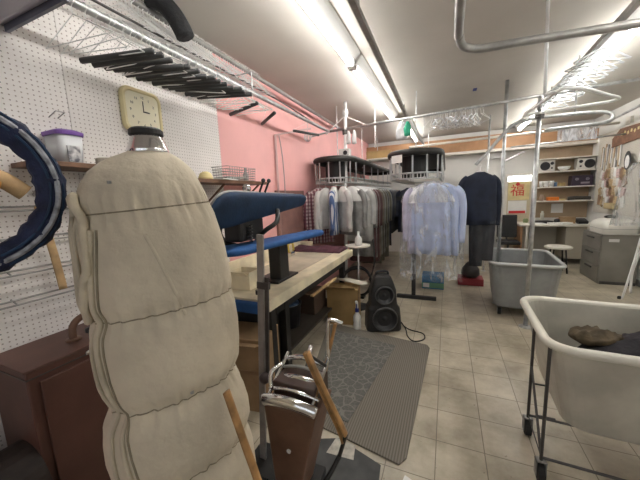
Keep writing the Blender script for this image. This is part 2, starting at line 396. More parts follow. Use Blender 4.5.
bm = TS([(.045, -.3, 2.74), (.05, 2.2, 2.74), (.06, 2.5, 2.74), (.10, 2.68, 2.74), (.23, 2.78, 2.74), (.5, 2.81, 2.74), (1.3, 2.92, 2.74), (2.7, 3.1, 2.74)], .030, seg=12)
t = thing('slick_rail', 'thick grey bent pipe rail hanging nearest below the ceiling', 'rail', (.5, 2.8, 2.74))
obj('bent_pipe', bm, greysteel, t, smooth=True)
for x, y in ((.045, 1.0), (2.0, 3.02)): obj('hanger_rod', T([(x, y, 2.76), (x, y, ZC)], .008), galv, t)

for x0, y0, x1, y1, lb in ((-.60, 1.2, -.66, 5.5, 'dark track on ceiling beside the left fluorescent light'), (1.17, 1.6, 1.36, 5.8, 'dark track on ceiling carrying clear plastic hangers')):
    t = thing('ceiling_track', lb, 'track', ((x0+x1)/2, (y0+y1)/2, 2.95))
    d = .022
    bm = NM(); loft(bm, [[V((x+a, y, 2.95+b)) for a, b in ((-d, -d), (d, -d), (d, d), (-d, d))] for x, y in ((x0, y0), (x1, y1))])
    obj('track', bm, greysteel, t)
    for f in (.25, .9): obj('strap', T([(x0+(x1-x0)*f, y0+(y1-y0)*f, 2.96), (x0+(x1-x0)*f, y0+(y1-y0)*f, ZC)], .01), greysteel, t)
obj('diagonal_strut', T([(-.66, 5.5, 2.93), (-.45, 6.45, 2.62)], .022, seg=8), white_metal, label='white slanting strut between left track and beige pole', cat='strut', smooth=True)
obj('wooden_pole', T([(-.75, 6.6, 2.60), (2.75, 7.0, 2.72)], .024, seg=10), shelfw, smooth=True, label='beige pole crossing room in front of the brown board', cat='pole')
obj('side_pole', T([(2.6, 4.5, 2.86), (2.6, 8.38, 2.70)], .02, seg=10), galv, smooth=True, label='pale pole running along right wall below the ceiling', cat='pole')
obj('low_side_pole', T([(1.2, 7.3, 2.50), (2.90, 7.0, 2.52)], .016, seg=8), galv, smooth=True, label='pale pole along the front of the top shelf', cat='pole')

# looped conveyor tubes at the right
t = thing('looped_rail', 'white hairpin tube rail hung on rod below right fluorescent light', 'rail', (.95, 3.3, 2.38))
lp = [(.70, 3.62, 2.38), (.74, 3.2, 2.38), (.76, 2.95, 2.38), (.80, 2.88, 2.38), (.95, 2.98, 2.38), (1.2, 3.28, 2.38), (1.33, 3.44, 2.38), (1.33, 3.52, 2.38), (1.25, 3.56, 2.38), (1.0, 3.60, 2.38), (.76, 3.66, 2.38)]
obj('loop_tube', TS(lp, .014, 5, True), white_metal, t, smooth=True)
obj('drop_rod', T([(.70, 2.98, 2.38), (.68, 2.98, ZC)], .013), white_metal, t, smooth=True)
obj('cross_bar', T([(.70, 2.98, 2.38), (.80, 2.90, 2.38)], .012), white_metal, t)
t = thing('bent_garment_rail', 'bent grey tube rail curving down to the navy jacket', 'rail', (.9, 4.3, 2.3))
lp = [(.33, 4.24, 1.97), (.44, 4.27, 2.09), (.60, 4.3, 2.29), (.74, 4.3, 2.42), (.98, 4.3, 2.455), (1.3, 4.3, 2.45), (1.52, 4.3, 2.44), (1.61, 4.28, 2.40), (1.60, 4.25, 2.34), (1.5, 4.22, 2.31), (1.25, 4.2, 2.30), (1.0, 4.15, 2.29)]
obj('bent_tube', TS(lp, .02, 5, seg=10), galv, t, smooth=True)
obj('drop_rod', T([(1.3, 4.3, 2.46), (1.3, 4.3, ZC)], .008), galv, t)
obj('clear_sleeve', B(1.15, 1.5, 4.26, 4.28, 2.16, 2.33), plastic2, t)

t = thing('floor_post', 'galvanised steel post standing between the two laundry carts', 'post', (.905, 4.0, 0))
obj('pole', T([(.905, 4.0, 0), (.905, 4.0, 2.62)], .024, seg=14), galv, t, smooth=True)
obj('foot_plate', L((.905, 4.0, 0), [(.07, 0), (.07, .008), (.035, .02)], seg=16), galv, t)
obj('collar', L((.905, 4.0, 2.42), [(.03, -.03), (.045, -.03), (.045, .03), (.03, .03)], seg=12), dksteel, t)
obj('clamp_bar', T([(.905, 4.0, 2.50), (.95, 4.28, 2.455)], .012), galv, t)
for x, y, r, lb in ((.70, 4.75, .022, 'pale upright pole just right of the navy jacket'), (.73, 6.68, .018, 'thin pale upright pole behind the navy jacket')):
    t = thing('upright_pole', lb, 'pole', (x, y, 0))
    obj('pole', T([(x, y, 0), (x, y, ZC)], r, seg=10), galv, t, smooth=True)
    obj('foot_plate', L((x, y, 0), [(.05, 0), (.05, .008), (.02, .015)], seg=12), galv, t)
obj('diagonal_rod', T([(.70, 4.79, 2.02), (1.30, 6.6, 2.32)], .012), galv, label='thin slanting rod behind the tall posts, before back wall', cat='rod')

# ------------------------------------------------------------ wire hangers
def wire_hanger_bm(w=.20, h=.12):
    bm = NM()
    tube(bm, [(-w, 0, -h-.07), (0, 0, -.07), (w, 0, -h-.07)], .0032, seg=4)
    tube(bm, [(-w, 0, -h-.07), (w, 0, -h-.07)], .0032, seg=4)
    tube(bm, smoothpts([(0, 0, -.07), (0, 0, -.035), (.020, 0, -.014), (.014, 0, .010), (-.004, 0, .016), (-.020, 0, .004)], 3), .0032, seg=4)
    return bm
GH = 'white wire hangers on the pipe above the pegboard'
h0 = obj('wire_hanger', wire_hanger_bm(), hangerwhite, origin=(0, 0, 0), label='empty white wire hanger crowded on the pipe above the pegboard', cat='hanger', group=GH)
first = True
for i in range(26):
    y = 1.0+i*.06+random.uniform(-.01, .01)
    o = h0 if first else dup(h0, (0, 0, 0)); first = False
    o.location = (-1.73+random.uniform(-.003, .003), y, RAILZ+.006); o.rotation_euler = (random.uniform(-.05, .05), random.uniform(-.1, .1), .25+random.uniform(-.15, .15))
GH2 = 'empty hangers on the crossing rail'
for i in range(22):
    x = -.22+i*.030+random.uniform(-.008, .008)
    o = dup(h0, (x, 4.5, 2.708), pi/2+random.uniform(-.5, .5), 'empty white wire hanger on the crossing rail before the brown board', GH2)
GH3 = 'hangers on the dark pipe by pink wall'
for i in range(48):
    y = 1.35+i*.033+random.uniform(-.01, .01)
    dup(h0, (-1.925, y, 2.99), random.uniform(.85, 1.35), 'white wire hanger hooked on the dark ceiling pipe', GH3)

# clear plastic hangers crowding the right track
GC = 'clear plastic hangers on the right track'
bm = NM()
tube(bm, smoothpts([(-.2, 0, -.17), (-.08, 0, -.10), (0, 0, -.07), (.08, 0, -.10), (.2, 0, -.17)], 3), .009, seg=6)
tube(bm, [(-.2, 0, -.17), (.2, 0, -.17)], .006, seg=5)
tube(bm, smoothpts([(0, 0, -.07), (0, 0, -.035), (.022, 0, -.012), (.012, 0, .014), (-.012, 0, .014), (-.022, 0, .0)], 3), .003, seg=4)
c0 = obj('clear_hanger', bm, hangerclear, origin=(0, 0, 0), label='clear plastic hanger crowded along the track beside right fluorescent light', cat='hanger', group=GC, smooth=True)
for i in range(15):
    f = i/14; y = 3.6+f*1.6
    o = c0 if i == 0 else dup(c0, (0, 0, 0))
    o.location = (1.17+.19*(y-1.6)/4.2, y, 2.922); o.rotation_euler = (0, random.uniform(-.15, .15), random.uniform(-.35, .35))

GH4 = 'clear hangers on the crossing rail'
for i in range(9):
    dup(c0, (-.16+i*.062+random.uniform(-.01, .01), 4.5, 2.708), pi/2+random.uniform(-.7, .5), 'clear plastic hanger among wire hangers on the crossing rail', GH4)
# black trouser hangers: cardboard-tube bar on a wire
GB = 'black trouser hangers on the pipe'
t0 = thing('trouser_hanger', 'black bar trouser hanger in the row hung on the long pipe', 'hanger', (0, 0, 0), GB)
wb = NM()
tube(wb, [(-.23, 0, -.17), (0, 0, -.06), (.23, 0, -.17)], .0014, seg=4)
tube(wb, smoothpts([(0, 0, -.06), (0, 0, -.03), (.026, 0, -.01), (.02, 0, .02), (-.006, 0, .026), (-.024, 0, .012)], 3), .002, seg=4)
obj('wire', wb, hangerwhite, t0)
bb = NM(); tube(bb, [(-.225, 0, -.18), (.225, 0, -.18)], .017, seg=8)
obj('bar', bb, mat('black_tube', (.035, .035, .034), .55), t0, smooth=True)
for i in range(14):
    y = 1.19+i*.062+random.uniform(-.008, .008)
    o = t0 if i == 0 else dup(t0, (0, 0, 0))
    o.location = (-1.73+.006*i, y, RAILZ); o.rotation_euler = (0, random.uniform(-.02, .05), .27+random.uniform(-.05, .05))
for k, (x, y, rz, lb) in enumerate(((-1.75, 2.35, -.35, 'lone black bar trouser hanger just beyond the crowded row'), (-1.74, 2.75, -.7, 'black bar trouser hanger askew in front of pink wall'), (-1.70, 3.6, 1.2, 'black bar trouser hanger turned along pink wall, farthest from row'))):
    dup(t0, (x, y, RAILZ), rz, lb)

# ------------------------------------------------------------ things on the left wall
# black padded sleeve hanging on the ceiling pipe
t = thing('black_cover', 'black cloth cover dangling at top edge beside wire hangers', 'cloth', (-1.72, 1.62, 2.80))
obj('cloth', TS([(-1.88, 1.58, 3.03), (-1.80, 1.62, 2.99), (-1.75, 1.66, 2.92), (-1.715, 1.68, 2.84), (-1.70, 1.69, 2.79)], .062, 5, seg=12, radii=None), mat('black_cloth', (.012, .012, .013), .85, bump=.5, bscale=30), t, smooth=True)
obj('loop', T([(-1.90, 1.58, 3.02), (-1.94, 1.57, 2.985)], .006), blackm, t)
# grey housing at the upper left
t = thing('wall_heater', 'grey metal box fixed high on the pegboard at upper left', 'box', (-1.93, .9, 2.6))
bm = NM(); loft(bm, [[V((x, .86+a, 2.56+b)) for a, b in ((0, 0), (-.03, .14), (-.32, .20), (-.34, .02), (-.05, -.03))] for x in (-2.04, -1.52)])
obj('casing', bm, mat('lavender_grey', (.40, .39, .44), .45, .1), t, bevel=.008)
obj('edge_strip', B(-2.04, -1.515, .855, .87, 2.525, 2.565), mat('slate_strip', (.14, .14, .18), .5), t)

def peg_rod(y0, y1, z, lb):
    t = thing('wire_rack', lb, 'rack', (-2.03, (y0+y1)/2, z))
    obj('rod', T([(-2.0, y0, z), (-2.0, y1, z)], .005), greysteel, t)
    obj('rod', T([(-1.975, y0, z-.02), (-1.975, y1, z-.02)], .005), greysteel, t)
    for k in range(4):
        y = y0+.05+(y1-y0-.1)*k/3
        obj('hook', T([(-2.037, y, z), (-1.975, y, z-.02)], .004), greysteel, t)
peg_rod(.35, 1.30, 1.66, 'grey wire rack high on the pegboard just under the small shelf')
peg_rod(.35, 1.30, 1.50, 'grey wire rack in the middle of the pegboard behind navy ring')
peg_rod(.35, 1.30, 1.34, 'grey double wire rack low on the pegboard crossing wooden stick')
peg_rod(.35, 1.30, 1.19, 'grey wire rack lowest on the pegboard above the brown cabinet')
t = thing('peg_hook', 'thin wire peg hook high on the pegboard left of clock', 'hook', (-2.03, .98, 2.15))
obj('prong', T([(-2.04, .98, 2.15), (-1.93, .96, 2.16), (-1.93, 1.0, 2.16), (-2.04, 1.02, 2.15)], .003), greysteel, t)
t = thing('peg_hook', 'thin wire peg hook on the pegboard just above navy ring', 'hook', (-2.03, .72, 2.22))
obj('prong', T([(-2.04, .72, 2.22), (-1.93, .70, 2.24), (-1.93, .74, 2.24), (-2.04, .76, 2.22)], .003), greysteel, t)

# clock
cy_, cz_ = 1.535, 2.30
t = thing('wall_clock', 'cream rounded square clock on the white pegboard', 'clock', (XL+.022, cy_, cz_))
def rr_yz(hx, r, x): return [V((x, cy_+p.x, cz_+p.y)) for p in rrect(0, 0, hx, hx, r, 0)]
x0 = XL+.022
obj('case', loft(NM(), [rr_yz(.150, .06, x0), rr_yz(.152, .06, x0+.022), rr_yz(.144, .056, x0+.036), rr_yz(.128, .045, x0+.036), rr_yz(.122, .04, x0+.026)]), cream_pl, t, smooth=False, bevel=.003)
fc = obj('dial', loft(NM(), [rr_yz(.122, .04, x0+.0262), rr_yz(.122, .04, x0+.028)]), clockface, t)
my = Matrix(((0, 0, 1, 0), (1, 0, 0, 0), (0, 1, 0, 0), (0, 0, 0, 1)))
for n in range(1, 13):
    a = pi/2-n*pi/6
    obj('numeral', text_mesh(NM(), str(n), .024, Matrix.Translation((x0+.0285, cy_+.094*cos(a), cz_+.094*sin(a))) @ my, .0005), blackm, fc)
obj('minute_hand', RB((x0+.031, cy_, cz_+.034), (.002, .006, .075)), blackm, t)
obj('hour_hand', RB((x0+.030, cy_+.022, cz_), (.002, .050, .009)), blackm, t)

# small shelf with purple-lidded box
t = thing('wall_shelf', 'short dark wooden shelf on pegboard under purple-lidded tub', 'shelf', (-2.03, 1.0, 1.87))
obj('board', B(-2.038, -1.80, .78, 1.26, 1.855, 1.88), woodd, t, bevel=.003)
for y in (.85, 1.2): obj('bracket', T([(-2.036, y, 1.72), (-1.84, y, 1.853)], .008), greysteel, t)
t = thing('plastic_tub', 'clear plastic tub with purple lid on the small wooden shelf', 'tub', (-1.92, .98, 1.881))
obj('tub', loft(NM(), [rrect(-1.94, .98, .07, .055, .03, 1.881), rrect(-1.94, .98, .08, .062, .03, 2.03)]), mat('frosted_tub', (.62, .63, .64), .3), t, smooth=True)
obj('lid', loft(NM(), [rrect(-1.94, .98, .086, .068, .035, 2.03), rrect(-1.94, .98, .088, .07, .035, 2.05), rrect(-1.94, .98, .07, .05, .03, 2.06)]), purple, t, bevel=.002)
obj('label', B(-1.863, -1.859, .95, 1.01, 1.89, 1.975), mat('tag_dark', (.10, .10, .12), .5, col2=(.75, .74, .74), scale=30), t)
obj('tape_roll', L((-1.90, 1.16, 1.881), [(.045, 0), (.05, .004), (.05, .045), (.042, .05), (.02, .05)], seg=18), mat('tape', (.45, .40, .33), .5), label='brownish tape roll on the small shelf right of purple tub', cat='tape')

# long shelf by the pink wall
t = thing('wall_shelf', 'long brown wooden shelf on left wall behind the blue press pads', 'shelf', (-2.03, 2.1, 1.80))
obj('board', B(-2.038, -1.78, 1.25, 2.72, 1.80, 1.83), woodd, t, bevel=.003)
for y in (1.4, 2.1, 2.62): obj('bracket', T([(-2.036, y, 1.64), (-1.82, y, 1.80)], .01), woodd, t)
t = thing('wire_basket', 'grey wire basket on the long shelf against pink wall', 'basket', (-1.93, 2.36, 1.832))
bm = NM()
for k in range(6):
    z = 1.837+k*.024; h = .9+.02*k
    tube(bm, rrect(-1.91, 2.36, .10*h, .22*h, .02, z, 2), .0025, seg=4, closed=True)
for k in range(12):
    y = 2.17+k*.035
    tube(bm, [(-1.82, y, 1.837), (-1.81, y, 1.957)], .002, seg=4); tube(bm, [(-2.0, y, 1.837), (-2.01, y, 1.957)], .002, seg=4)
obj('wires', bm, greysteel, t)
obj('magazine', RB((-1.92, 2.30, 1.86), (.15, .28, .02), rx=.06), mat('mag', (.36, .40, .36), .6, 0, .4, 14), label='greenish magazine lying in the wire basket', cat='magazine')
obj('wax_cake', L((-1.87, 1.93, 1.831), [(.06, 0), (.058, .02), (.045, .05), (.02, .065)], seg=14), yellowp, smooth=True, label='yellow dome-shaped cake on the long wall shelf', cat='cake')
obj('paper_sheet', RB((-1.84, 2.12, 1.836), (.13, .30, .008), rz=.25), paper, label='white paper strip lying on the long wall shelf', cat='paper')
obj('small_bottle', L((-1.95, 2.58, 1.831), [(.025, 0), (.028, .08), (.012, .11), (.012, .15)], seg=12), mat('grey_bottle', (.35, .33, .33), .4), smooth=True, label='small grey bottle at right end of the long wall shelf', cat='bottle')

# wooden hanger and stick on the pegboard racks
t = thing('wooden_hanger', 'orange-brown wooden coat hanger at left edge on pegboard', 'hanger', (-1.93, .62, 1.78))
obj('arm', TS([(-1.95, .40, 1.78), (-1.94, .56, 1.82), (-1.93, .68, 1.80), (-1.92, .77, 1.725)], .02, 5, flat=2.0, seg=10), woodl, t, smooth=True)
obj('inset', TS([(-1.93, .45, 1.76), (-1.92, .58, 1.785), (-1.915, .68, 1.76)], .022, 4), mat('orange_felt', (.62, .30, .06), .7), t, smooth=True)
obj('hook', TS([(-1.94, .56, 1.84), (-1.95, .56, 1.90), (-1.98, .58, 1.915), (-2.0, .57, 1.66)], .004, 4), chrome, t)
obj('wooden_stick', TS([(-1.965, .83, 1.66), (-1.962, .848, 1.50), (-1.96, .862, 1.35), (-1.95, .868, 1.20)], .02, 5, radii=None, flat=.5, seg=8), woodl, smooth=True, label='light wooden pressing stick hanging on the wire racks', cat='stick')

# navy padded ring
RC = V((-1.176, .314, 1.712)); RN = V((.946, -.281, 0)); RN.normalize(); RU = V((0, 0, 1)); RS = RU.cross(RN)     # ring plane
t = thing('padded_ring', 'navy quilted padded ring with grey ribbon at left edge', 'ring', tuple(RC))
def ringp(r, off, n=72):
    return [RC+RS*(r*cos(2*pi*i/n)*1.0)+RU*(r*sin(2*pi*i/n)*1.02)+RN*off for i in range(n)]
bm = NM(); rings = []
pts = ringp(.205, 0)
for i, p in enumerate(pts):
    rr = .036+.0035*sin(i*2.2)+.003*sin(i*.9); e = (p-RC).normalized()
    rings.append([p+e*rr*cos(2*pi*j/14)+RN*(rr*1.2*sin(2*pi*j/14)) for j in range(14)])
rings.append(rings[0]); loft(bm, rings, False, False); bmesh.ops.remove_doubles(bm, verts=bm.verts[:], dist=1e-6)
obj('pad', bm, navyq, t, smooth=True)
bm = NM(); tube(bm, ringp(.214, .042), .0075, seg=6, closed=True, flat=.8); obj('ribbon', bm, greystripe, t)
bm = NM(); tube(bm, ringp(.228, .033), .004, seg=6, closed=True); obj('piping', bm, navypad, t)
bm = NM(); tube(bm, ringp(.198, .043), .004, seg=6, closed=True); obj('piping', bm, navypad, t)
p = RC-RS*.235
obj('arm', T([p, (-1.5, .12, 1.66), (-2.038, .10, 1.66)], .012), blackm, t)

# ------------------------------------------------------------ brown cabinet, lower left
t = thing('boiler_cabinet', 'brown painted metal cabinet at lower left beside padded form', 'cabinet', (-1.9, .7, 0))
bm = NM(); box(bm, -2.037, -1.685, .56, 1.02, 0, .93); obj('body', bm, brownm, t, bevel=.008)
obj('top_seam', B(-2.03, -1.682, .557, 1.0, .892, .898), dksteel, t)
obj('lid', B(-2.037, -1.677, .552, 1.03, .93, .94), brownm, t, bevel=.004)
obj('pipe_handle', TS([(-1.83, .82, .942), (-1.83, .825, 1.01), (-1.82, .86, 1.05), (-1.80, .92, 1.06), (-1.77, .98, 1.04)], .018, 5, seg=10), brownm2, t, smooth=True)
obj('flange', L((-1.83, .82, .94), [(.035, 0), (.035, .008), (.02, .012)], seg=14), brownm2, t)
obj('valve', L((-1.76, .87, .942), [(.012, 0), (.012, .03), (.024, .035), (.024, .055), (.01, .06)], seg=12), black, t)
obj('side_panel', B(-1.684, -1.67, .60, .93, .06, .87), brownm, t, bevel=.004)
obj('latch', L((-1.674, .80, .90), [(.012, 0), (.012, .012), (.004, .018)], seg=10), chrome, t)
for z in (.2, .5, .76): obj('screw', L((-1.669, .90, z), [(.006, 0), (.005, .004)], seg=8, axis='x'), dksteel, t)
t = thing('blower_fan', 'dark blower drum with grey rim in the corner by brown cabinet', 'blower', (-1.72, .45, 0))
obj('drum', L((-1.80, .40, .38), [(.10, 0), (.17, .0), (.18, .02), (.18, .16), (.10, .18)], seg=28, axis='y'), mat('drum_brown', (.035, .024, .02), .7, .2, .4, 12), t, smooth=False)  # very dark mottled brown
obj('rim', TS([(-1.80+.185*cos(a), .40, .38+.185*sin(a)) for a in [2*pi*k/24 for k in range(24)]], .012, 2, True), mat('rim_grey', (.11, .075, .06), .5, .3), t, smooth=True)
obj('motor_foot', B(-1.92, -1.68, .42, .56, 0, .21), dksteel, t)
obj('pipe_run', TS([(-1.62, 1.02, 0.0), (-1.62, 1.02, .5), (-1.60, 1.0, .72), (-1.58, .96, .86)], .012, 4), greysteel, smooth=True, label='thin grey pipe between brown cabinet and padded form', cat='pipe')
t = thing('steam_valve', 'bright metal valve on the pipe behind padded form', 'valve', (-1.6, 1.0, .7))
obj('body', L((-1.60, .99, .70), [(.008, -.03), (.022, -.02), (.022, .02), (.008, .03)], seg=10), chrome, t)
obj('lever', T([(-1.60, .99, .70), (-1.55, .95, .73)], .007), chrome, t)

# ------------------------------------------------------------ padded garment form
FC = V((-.93, .71)); FN = V((-.79484, .60681)); FL = V((.60681, .79484))
prof = [(1.825, -.05, .05), (1.812, -.08, .078), (1.79, -.13, .105), (1.755, -.172, .132), (1.71, -.20, .150), (1.66, -.212, .172), (1.60, -.214, .190), (1.55, -.216, .203), (1.50, -.218, .214), (1.42, -.221, .226), (1.34, -.224, .232),
        (1.27, -.224, .233), (1.20, -.23, .24), (1.12, -.231, .239), (1.06, -.226, .232), (1.00, -.212, .222), (.96, -.214, .226), (.92, -.23, .242), (.86, -.24, .254), (.80, -.242, .256), (.75, -.236, .246), (.70, -.230, .240), (.65, -.246, .258), (.53, -.258, .265), (.44, -.255, .26), (.36, -.235, .24), (.33, -.21, .21)]
seams = [1.635, 1.31, .995, .715]
def interp(z, k):
    P = prof
    for a, b in zip(P, P[1:]):
        if a[0] >= z >= b[0]:
            f = (a[0]-z)/(a[0]-b[0]); f = f*f*(3-2*f) if False else f
            return a[k]+(b[k]-a[k])*f
    return P[-1][k]
def formpt(z, a, extra=0):
    l, r = interp(z, 1), interp(z, 2); c = (l+r)/2; hw = (r-l)/2
    dpt = hw*.82 if z < 1.75 else hw*.8
    ca, sa = cos(a), sin(a)
    e = 2.4; q = (abs(ca)**e+abs(sa)**e)**(-1/e)
    pl = ca*q; pd = sa*q
    puff = 0; wr = 0
    zt = z-pl*.014                              # seams climb slightly to the right
    d = min(abs(zt-s) for s in seams)
    puff = -(.008 if z > 1.5 else .016)*math.exp(-(d/.030)**2)
    wr = math.exp(-(d/.045)**2)*.0045*(sin(a*29+z*5+2*noise.noise(V((pl*4,pd*4,z))))+.7*sin(a*47+2))+.010*noise.noise(V((pl*2.5, pd*2.5, z*4)))
    g = extra+puff*.9+wr
    if z > 1.78: g *= .5
    x = c+pl*(hw+g); y = pd*(dpt+g)
    P = FC+FL*x+FN*y
    return V((P.x, P.y, z))
t = thing('garment_form', 'large beige padded canvas garment finishing form with metal neck', 'form', (FC.x, FC.y, 0))
NS, NZ = 150, 150
rings = []
for k in range(NZ+1):
    z = 1.825-(1.825-.33)*k/NZ
    rings.append([formpt(z, 2*pi*j/NS) for j in range(NS)])
body = obj('canvas_bag', loft(NM(), rings), canvas, t, smooth=True)
def seamline(zf, ex=.004, r=.0035, a0=pi, a1=2*pi, n=70):
    pts = []
    for i in range(n+1):
        a = a0+(a1-a0)*i/n; pl = cos(a)
        z = zf+pl*.014
        pts.append(formpt(z, a, ex))
    return T(pts, r, seg=6)
for s in seams: obj('seam', seamline(s, .0005, .0022, 0, 2*pi, 160), seamm, body)
# side placket: raised double strip running down the left front
def down(zs, af, ex, r, m, name, flat=1):
    pts = [formpt(z, af(z), ex) for z in zs]
    obj(name, T(pts, r, seg=8, flat=flat), m, body, smooth=True)
zs = [1.58-.94*i/70 for i in range(71)]
down(zs, lambda z: R(222+5*sin(z*4))-(.12*(1.25-z) if z < 1.25 else 0)*-3, .002, .009, canvas2, 'placket')
down(zs, lambda z: R(227+5*sin(z*4))-(.12*(1.25-z) if z < 1.25 else 0)*-3, .000, .004, seamm, 'placket_seam')
down(zs, lambda z: R(214+6*sin(z*4+.4))-(.10*(1.25-z) if z < 1.25 else 0)*-3, .002, .007, canvas2, 'placket')
down([1.56-.27*i/24 for i in range(25)], lambda z: R(262+(1.56-z)*75), -.004, .007, canvas, 'front_dart')
# arm opening on the left side: cuff ring with dark pleated mouth
arm = []
for i in range(40):
    a = 2*pi*i/40
    arm.append((1.49+.19*sin(a), R(203)+.30*cos(a)*(1.0 if sin(a) > -.3 else .75)))
ring = [formpt(z, a, .012) for z, a in arm]
bm = NM(); tube(bm, ring, .012, seg=8, closed=True); obj('armhole_cuff', bm, canvas2, body, smooth=True)
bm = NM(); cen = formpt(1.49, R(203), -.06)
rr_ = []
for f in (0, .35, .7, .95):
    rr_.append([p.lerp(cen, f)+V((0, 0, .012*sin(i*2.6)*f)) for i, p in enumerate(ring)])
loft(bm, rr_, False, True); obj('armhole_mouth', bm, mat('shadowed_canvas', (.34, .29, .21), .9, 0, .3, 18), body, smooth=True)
for k in range(5):
    a = R(190+k*6); obj('pleat', T([formpt(1.62-.30*i/12, a+.05*sin(i*.5+k), .008+.004*(k % 2)) for i in range(13)], .006, seg=6), canvas2, body, smooth=True)
obj('neck', L((FC.x, FC.y, 1.81), [(.066, 0), (.062, .02), (.050, .05), (.045, .075)], seg=28), chrome, t, smooth=True)
obj('neck_cap', L((FC.x, FC.y, 1.872), [(.048, 0), (.052, .004), (.052, .018), (.045, .024)], seg=28), blackm, t)
obj('neck_grille', L((FC.x, FC.y, 1.80), [(.064, 0), (.0632, .02)], seg=10), greysteel, t)
for z, a in ((1.715, 243), (1.02, 280)): 
    p = formpt(z, R(a), .002); obj('snap', L((p.x, p.y, p.z), [(.001, -.005), (.006, -.004), (.006, .004), (.001, .005)], seg=10), greysteel, t)
obj('stand_column', L((FC.x, FC.y, .05), [(.09, 0), (.07, .02), (.07, .30), (.15, .33)], seg=20), brownm, t)
obj('stand_base', L((FC.x, FC.y, 0), [(.24, 0), (.24, .03), (.20, .05)], seg=28), brownm, t)

# ------------------------------------------------------------ steel stand pole and trouser clamps
t = thing('steel_stand', 'flat grey steel upright standing in front of blue press pads', 'stand', (-.98, 1.33, 0))
mx_ = Matrix.Translation((-1.035, 1.33, 0)) @ Euler((0, R(3.8), 0)).to_matrix().to_4x4()
bm = NM(); box(bm, -.021, .021, -.008, .008, .02, 1.46, mx_); obj('upright', bm, greysteel, t, bevel=.003)
bm = NM(); box(bm, .028, .050, -.006, .006, .60, 1.22, mx_); obj('slotted_bar', bm, dksteel, t)
bm = NM(); box(bm, -.02, .055, -.012, .012, 1.15, 1.19, mx_); obj('clamp', bm, dksteel, t)
obj('knob', L((-.965, 1.315, .60), [(.01, -.03), (.03, -.02), (.034, 0), (.03, .02), (.01, .03)], seg=14, axis='y'), mat('dark_knob', (.07, .05, .05), .4), t, smooth=True)
obj('foot', B(-1.12, -.86, 1.22, 1.44, 0, .02), blackm, t)

t = thing('trouser_topper', 'brown tapered trouser press with chrome clamps on the floor', 'press', (-.74, 1.17, 0))
YT = 1.15
bm = NM(); loft(bm, [[V((x, y, z)) for x, y in ((cx-w, YT-d), (cx+w, YT-d), (cx+w, YT+d+.12), (cx-w, YT+d+.12))] for z, cx, w, d in ((.06, -.765, .055, .045), (.63, -.72, .145, .05))])
obj('tapered_body', bm, brownm2, t, bevel=.008)
obj('base', B(-.87, -.66, 1.06, 1.38, 0, .06), blackm, t)
def arcbar(y, z, w, r, m, nm, hgt=1.0):
    obj(nm, TS([(-.72-w, y, z-.012), (-.72-w*.5, y-.012, z+.010), (-.72, y-.015, z+.018), (-.72+w*.5, y-.012, z+.010), (-.72+w, y, z-.012)], r, 5, flat=hgt, seg=10), m, t, smooth=True)
arcbar(1.11, .655, .145, .024, chrome, 'chrome_clamp', 1.3)
arcbar(1.16, .685, .14, .010, chrome, 'chrome_clamp')
arcbar(1.24, .70, .13, .016, chrome, 'chrome_clamp', 1.2)
arcbar(1.28, .74, .12, .008, greysteel, 'clamp_rod')
arcbar(1.32, .77, .115, .014, chrome, 'chrome_clamp')
obj('upper_body', B(-.84, -.60, 1.16, 1.33, .60, .72), mat('dark_brown', (.06, .032, .022), .5), t, bevel=.006)
for x in (-.845, -.60): obj('side_link', T([(x, 1.12, .66), (x, 1.34, .78)], .009), chrome, t)
obj('pin', TS([(-.83, 1.13, .70), (-.83, 1.14, .78), (-.80, 1.2, .80)], .012, 4), chrome, t, smooth=True)
obj('lever', T([(-.70, 1.28, .74), (-.69, 1.32, .86)], .012), chrome, t, smooth=True)
obj('u_frame', TS([(-.60, 1.34, .78), (-.60, 1.36, .98), (-.57, 1.36, 1.0), (-.52, 1.36, .99)], .011, 4), chrome, t, smooth=True)
obj('front_badge', L((-.73, YT-.052, .40), [(.012, -.003), (.010, .003)], seg=10, axis='y'), white_metal, t)
obj('foot_bar', TS([(-.84, 1.12, .17), (-.80, 1.08, .14), (-.66, 1.08, .15), (-.56, 1.13, .25), (-.50, 1.2, .36)], .012, 5), blackm, t, smooth=True)
def woodslat(pts, name='wooden_handle'):
    bm = TS(pts, .020, 6, seg=8, flat=.45); obj(name, bm, woodm, t, smooth=True)
woodslat([(-.635, 1.17, .91), (-.60, 1.17, .83), (-.54, 1.17, .70), (-.475, 1.17, .57), (-.452, 1.17, .52)])
woodslat([(-.655, 1.18, .90), (-.62, 1.18, .82), (-.555, 1.18, .67), (-.49, 1.18, .53), (-.47, 1.18, .47)], 'wooden_handle')
woodslat([(-.56, 1.36, .98), (-.58, 1.36, .90), (-.61, 1.36, .78), (-.635, 1.36, .66)])
obj('handle_link', T([(-.452, 1.17, .52), (-.50, 1.2, .36)], .01), blackm, t)
obj('handle_link', T([(-.635, 1.17, .90), (-.60, 1.3, .77)], .008), blackm, t)

t.location.x += .035
obj('wooden_lath', TS([(-.682, .704, .999), (-.656, .704, .92), (-.616, .70, .814), (-.561, .69, .686), (-.44, .67, .34), (-.33, .65, .0)], .017, 6, seg=8, flat=.5), woodm, smooth=True, label='amber wooden lath leaning against lower right of padded form', cat='lath')
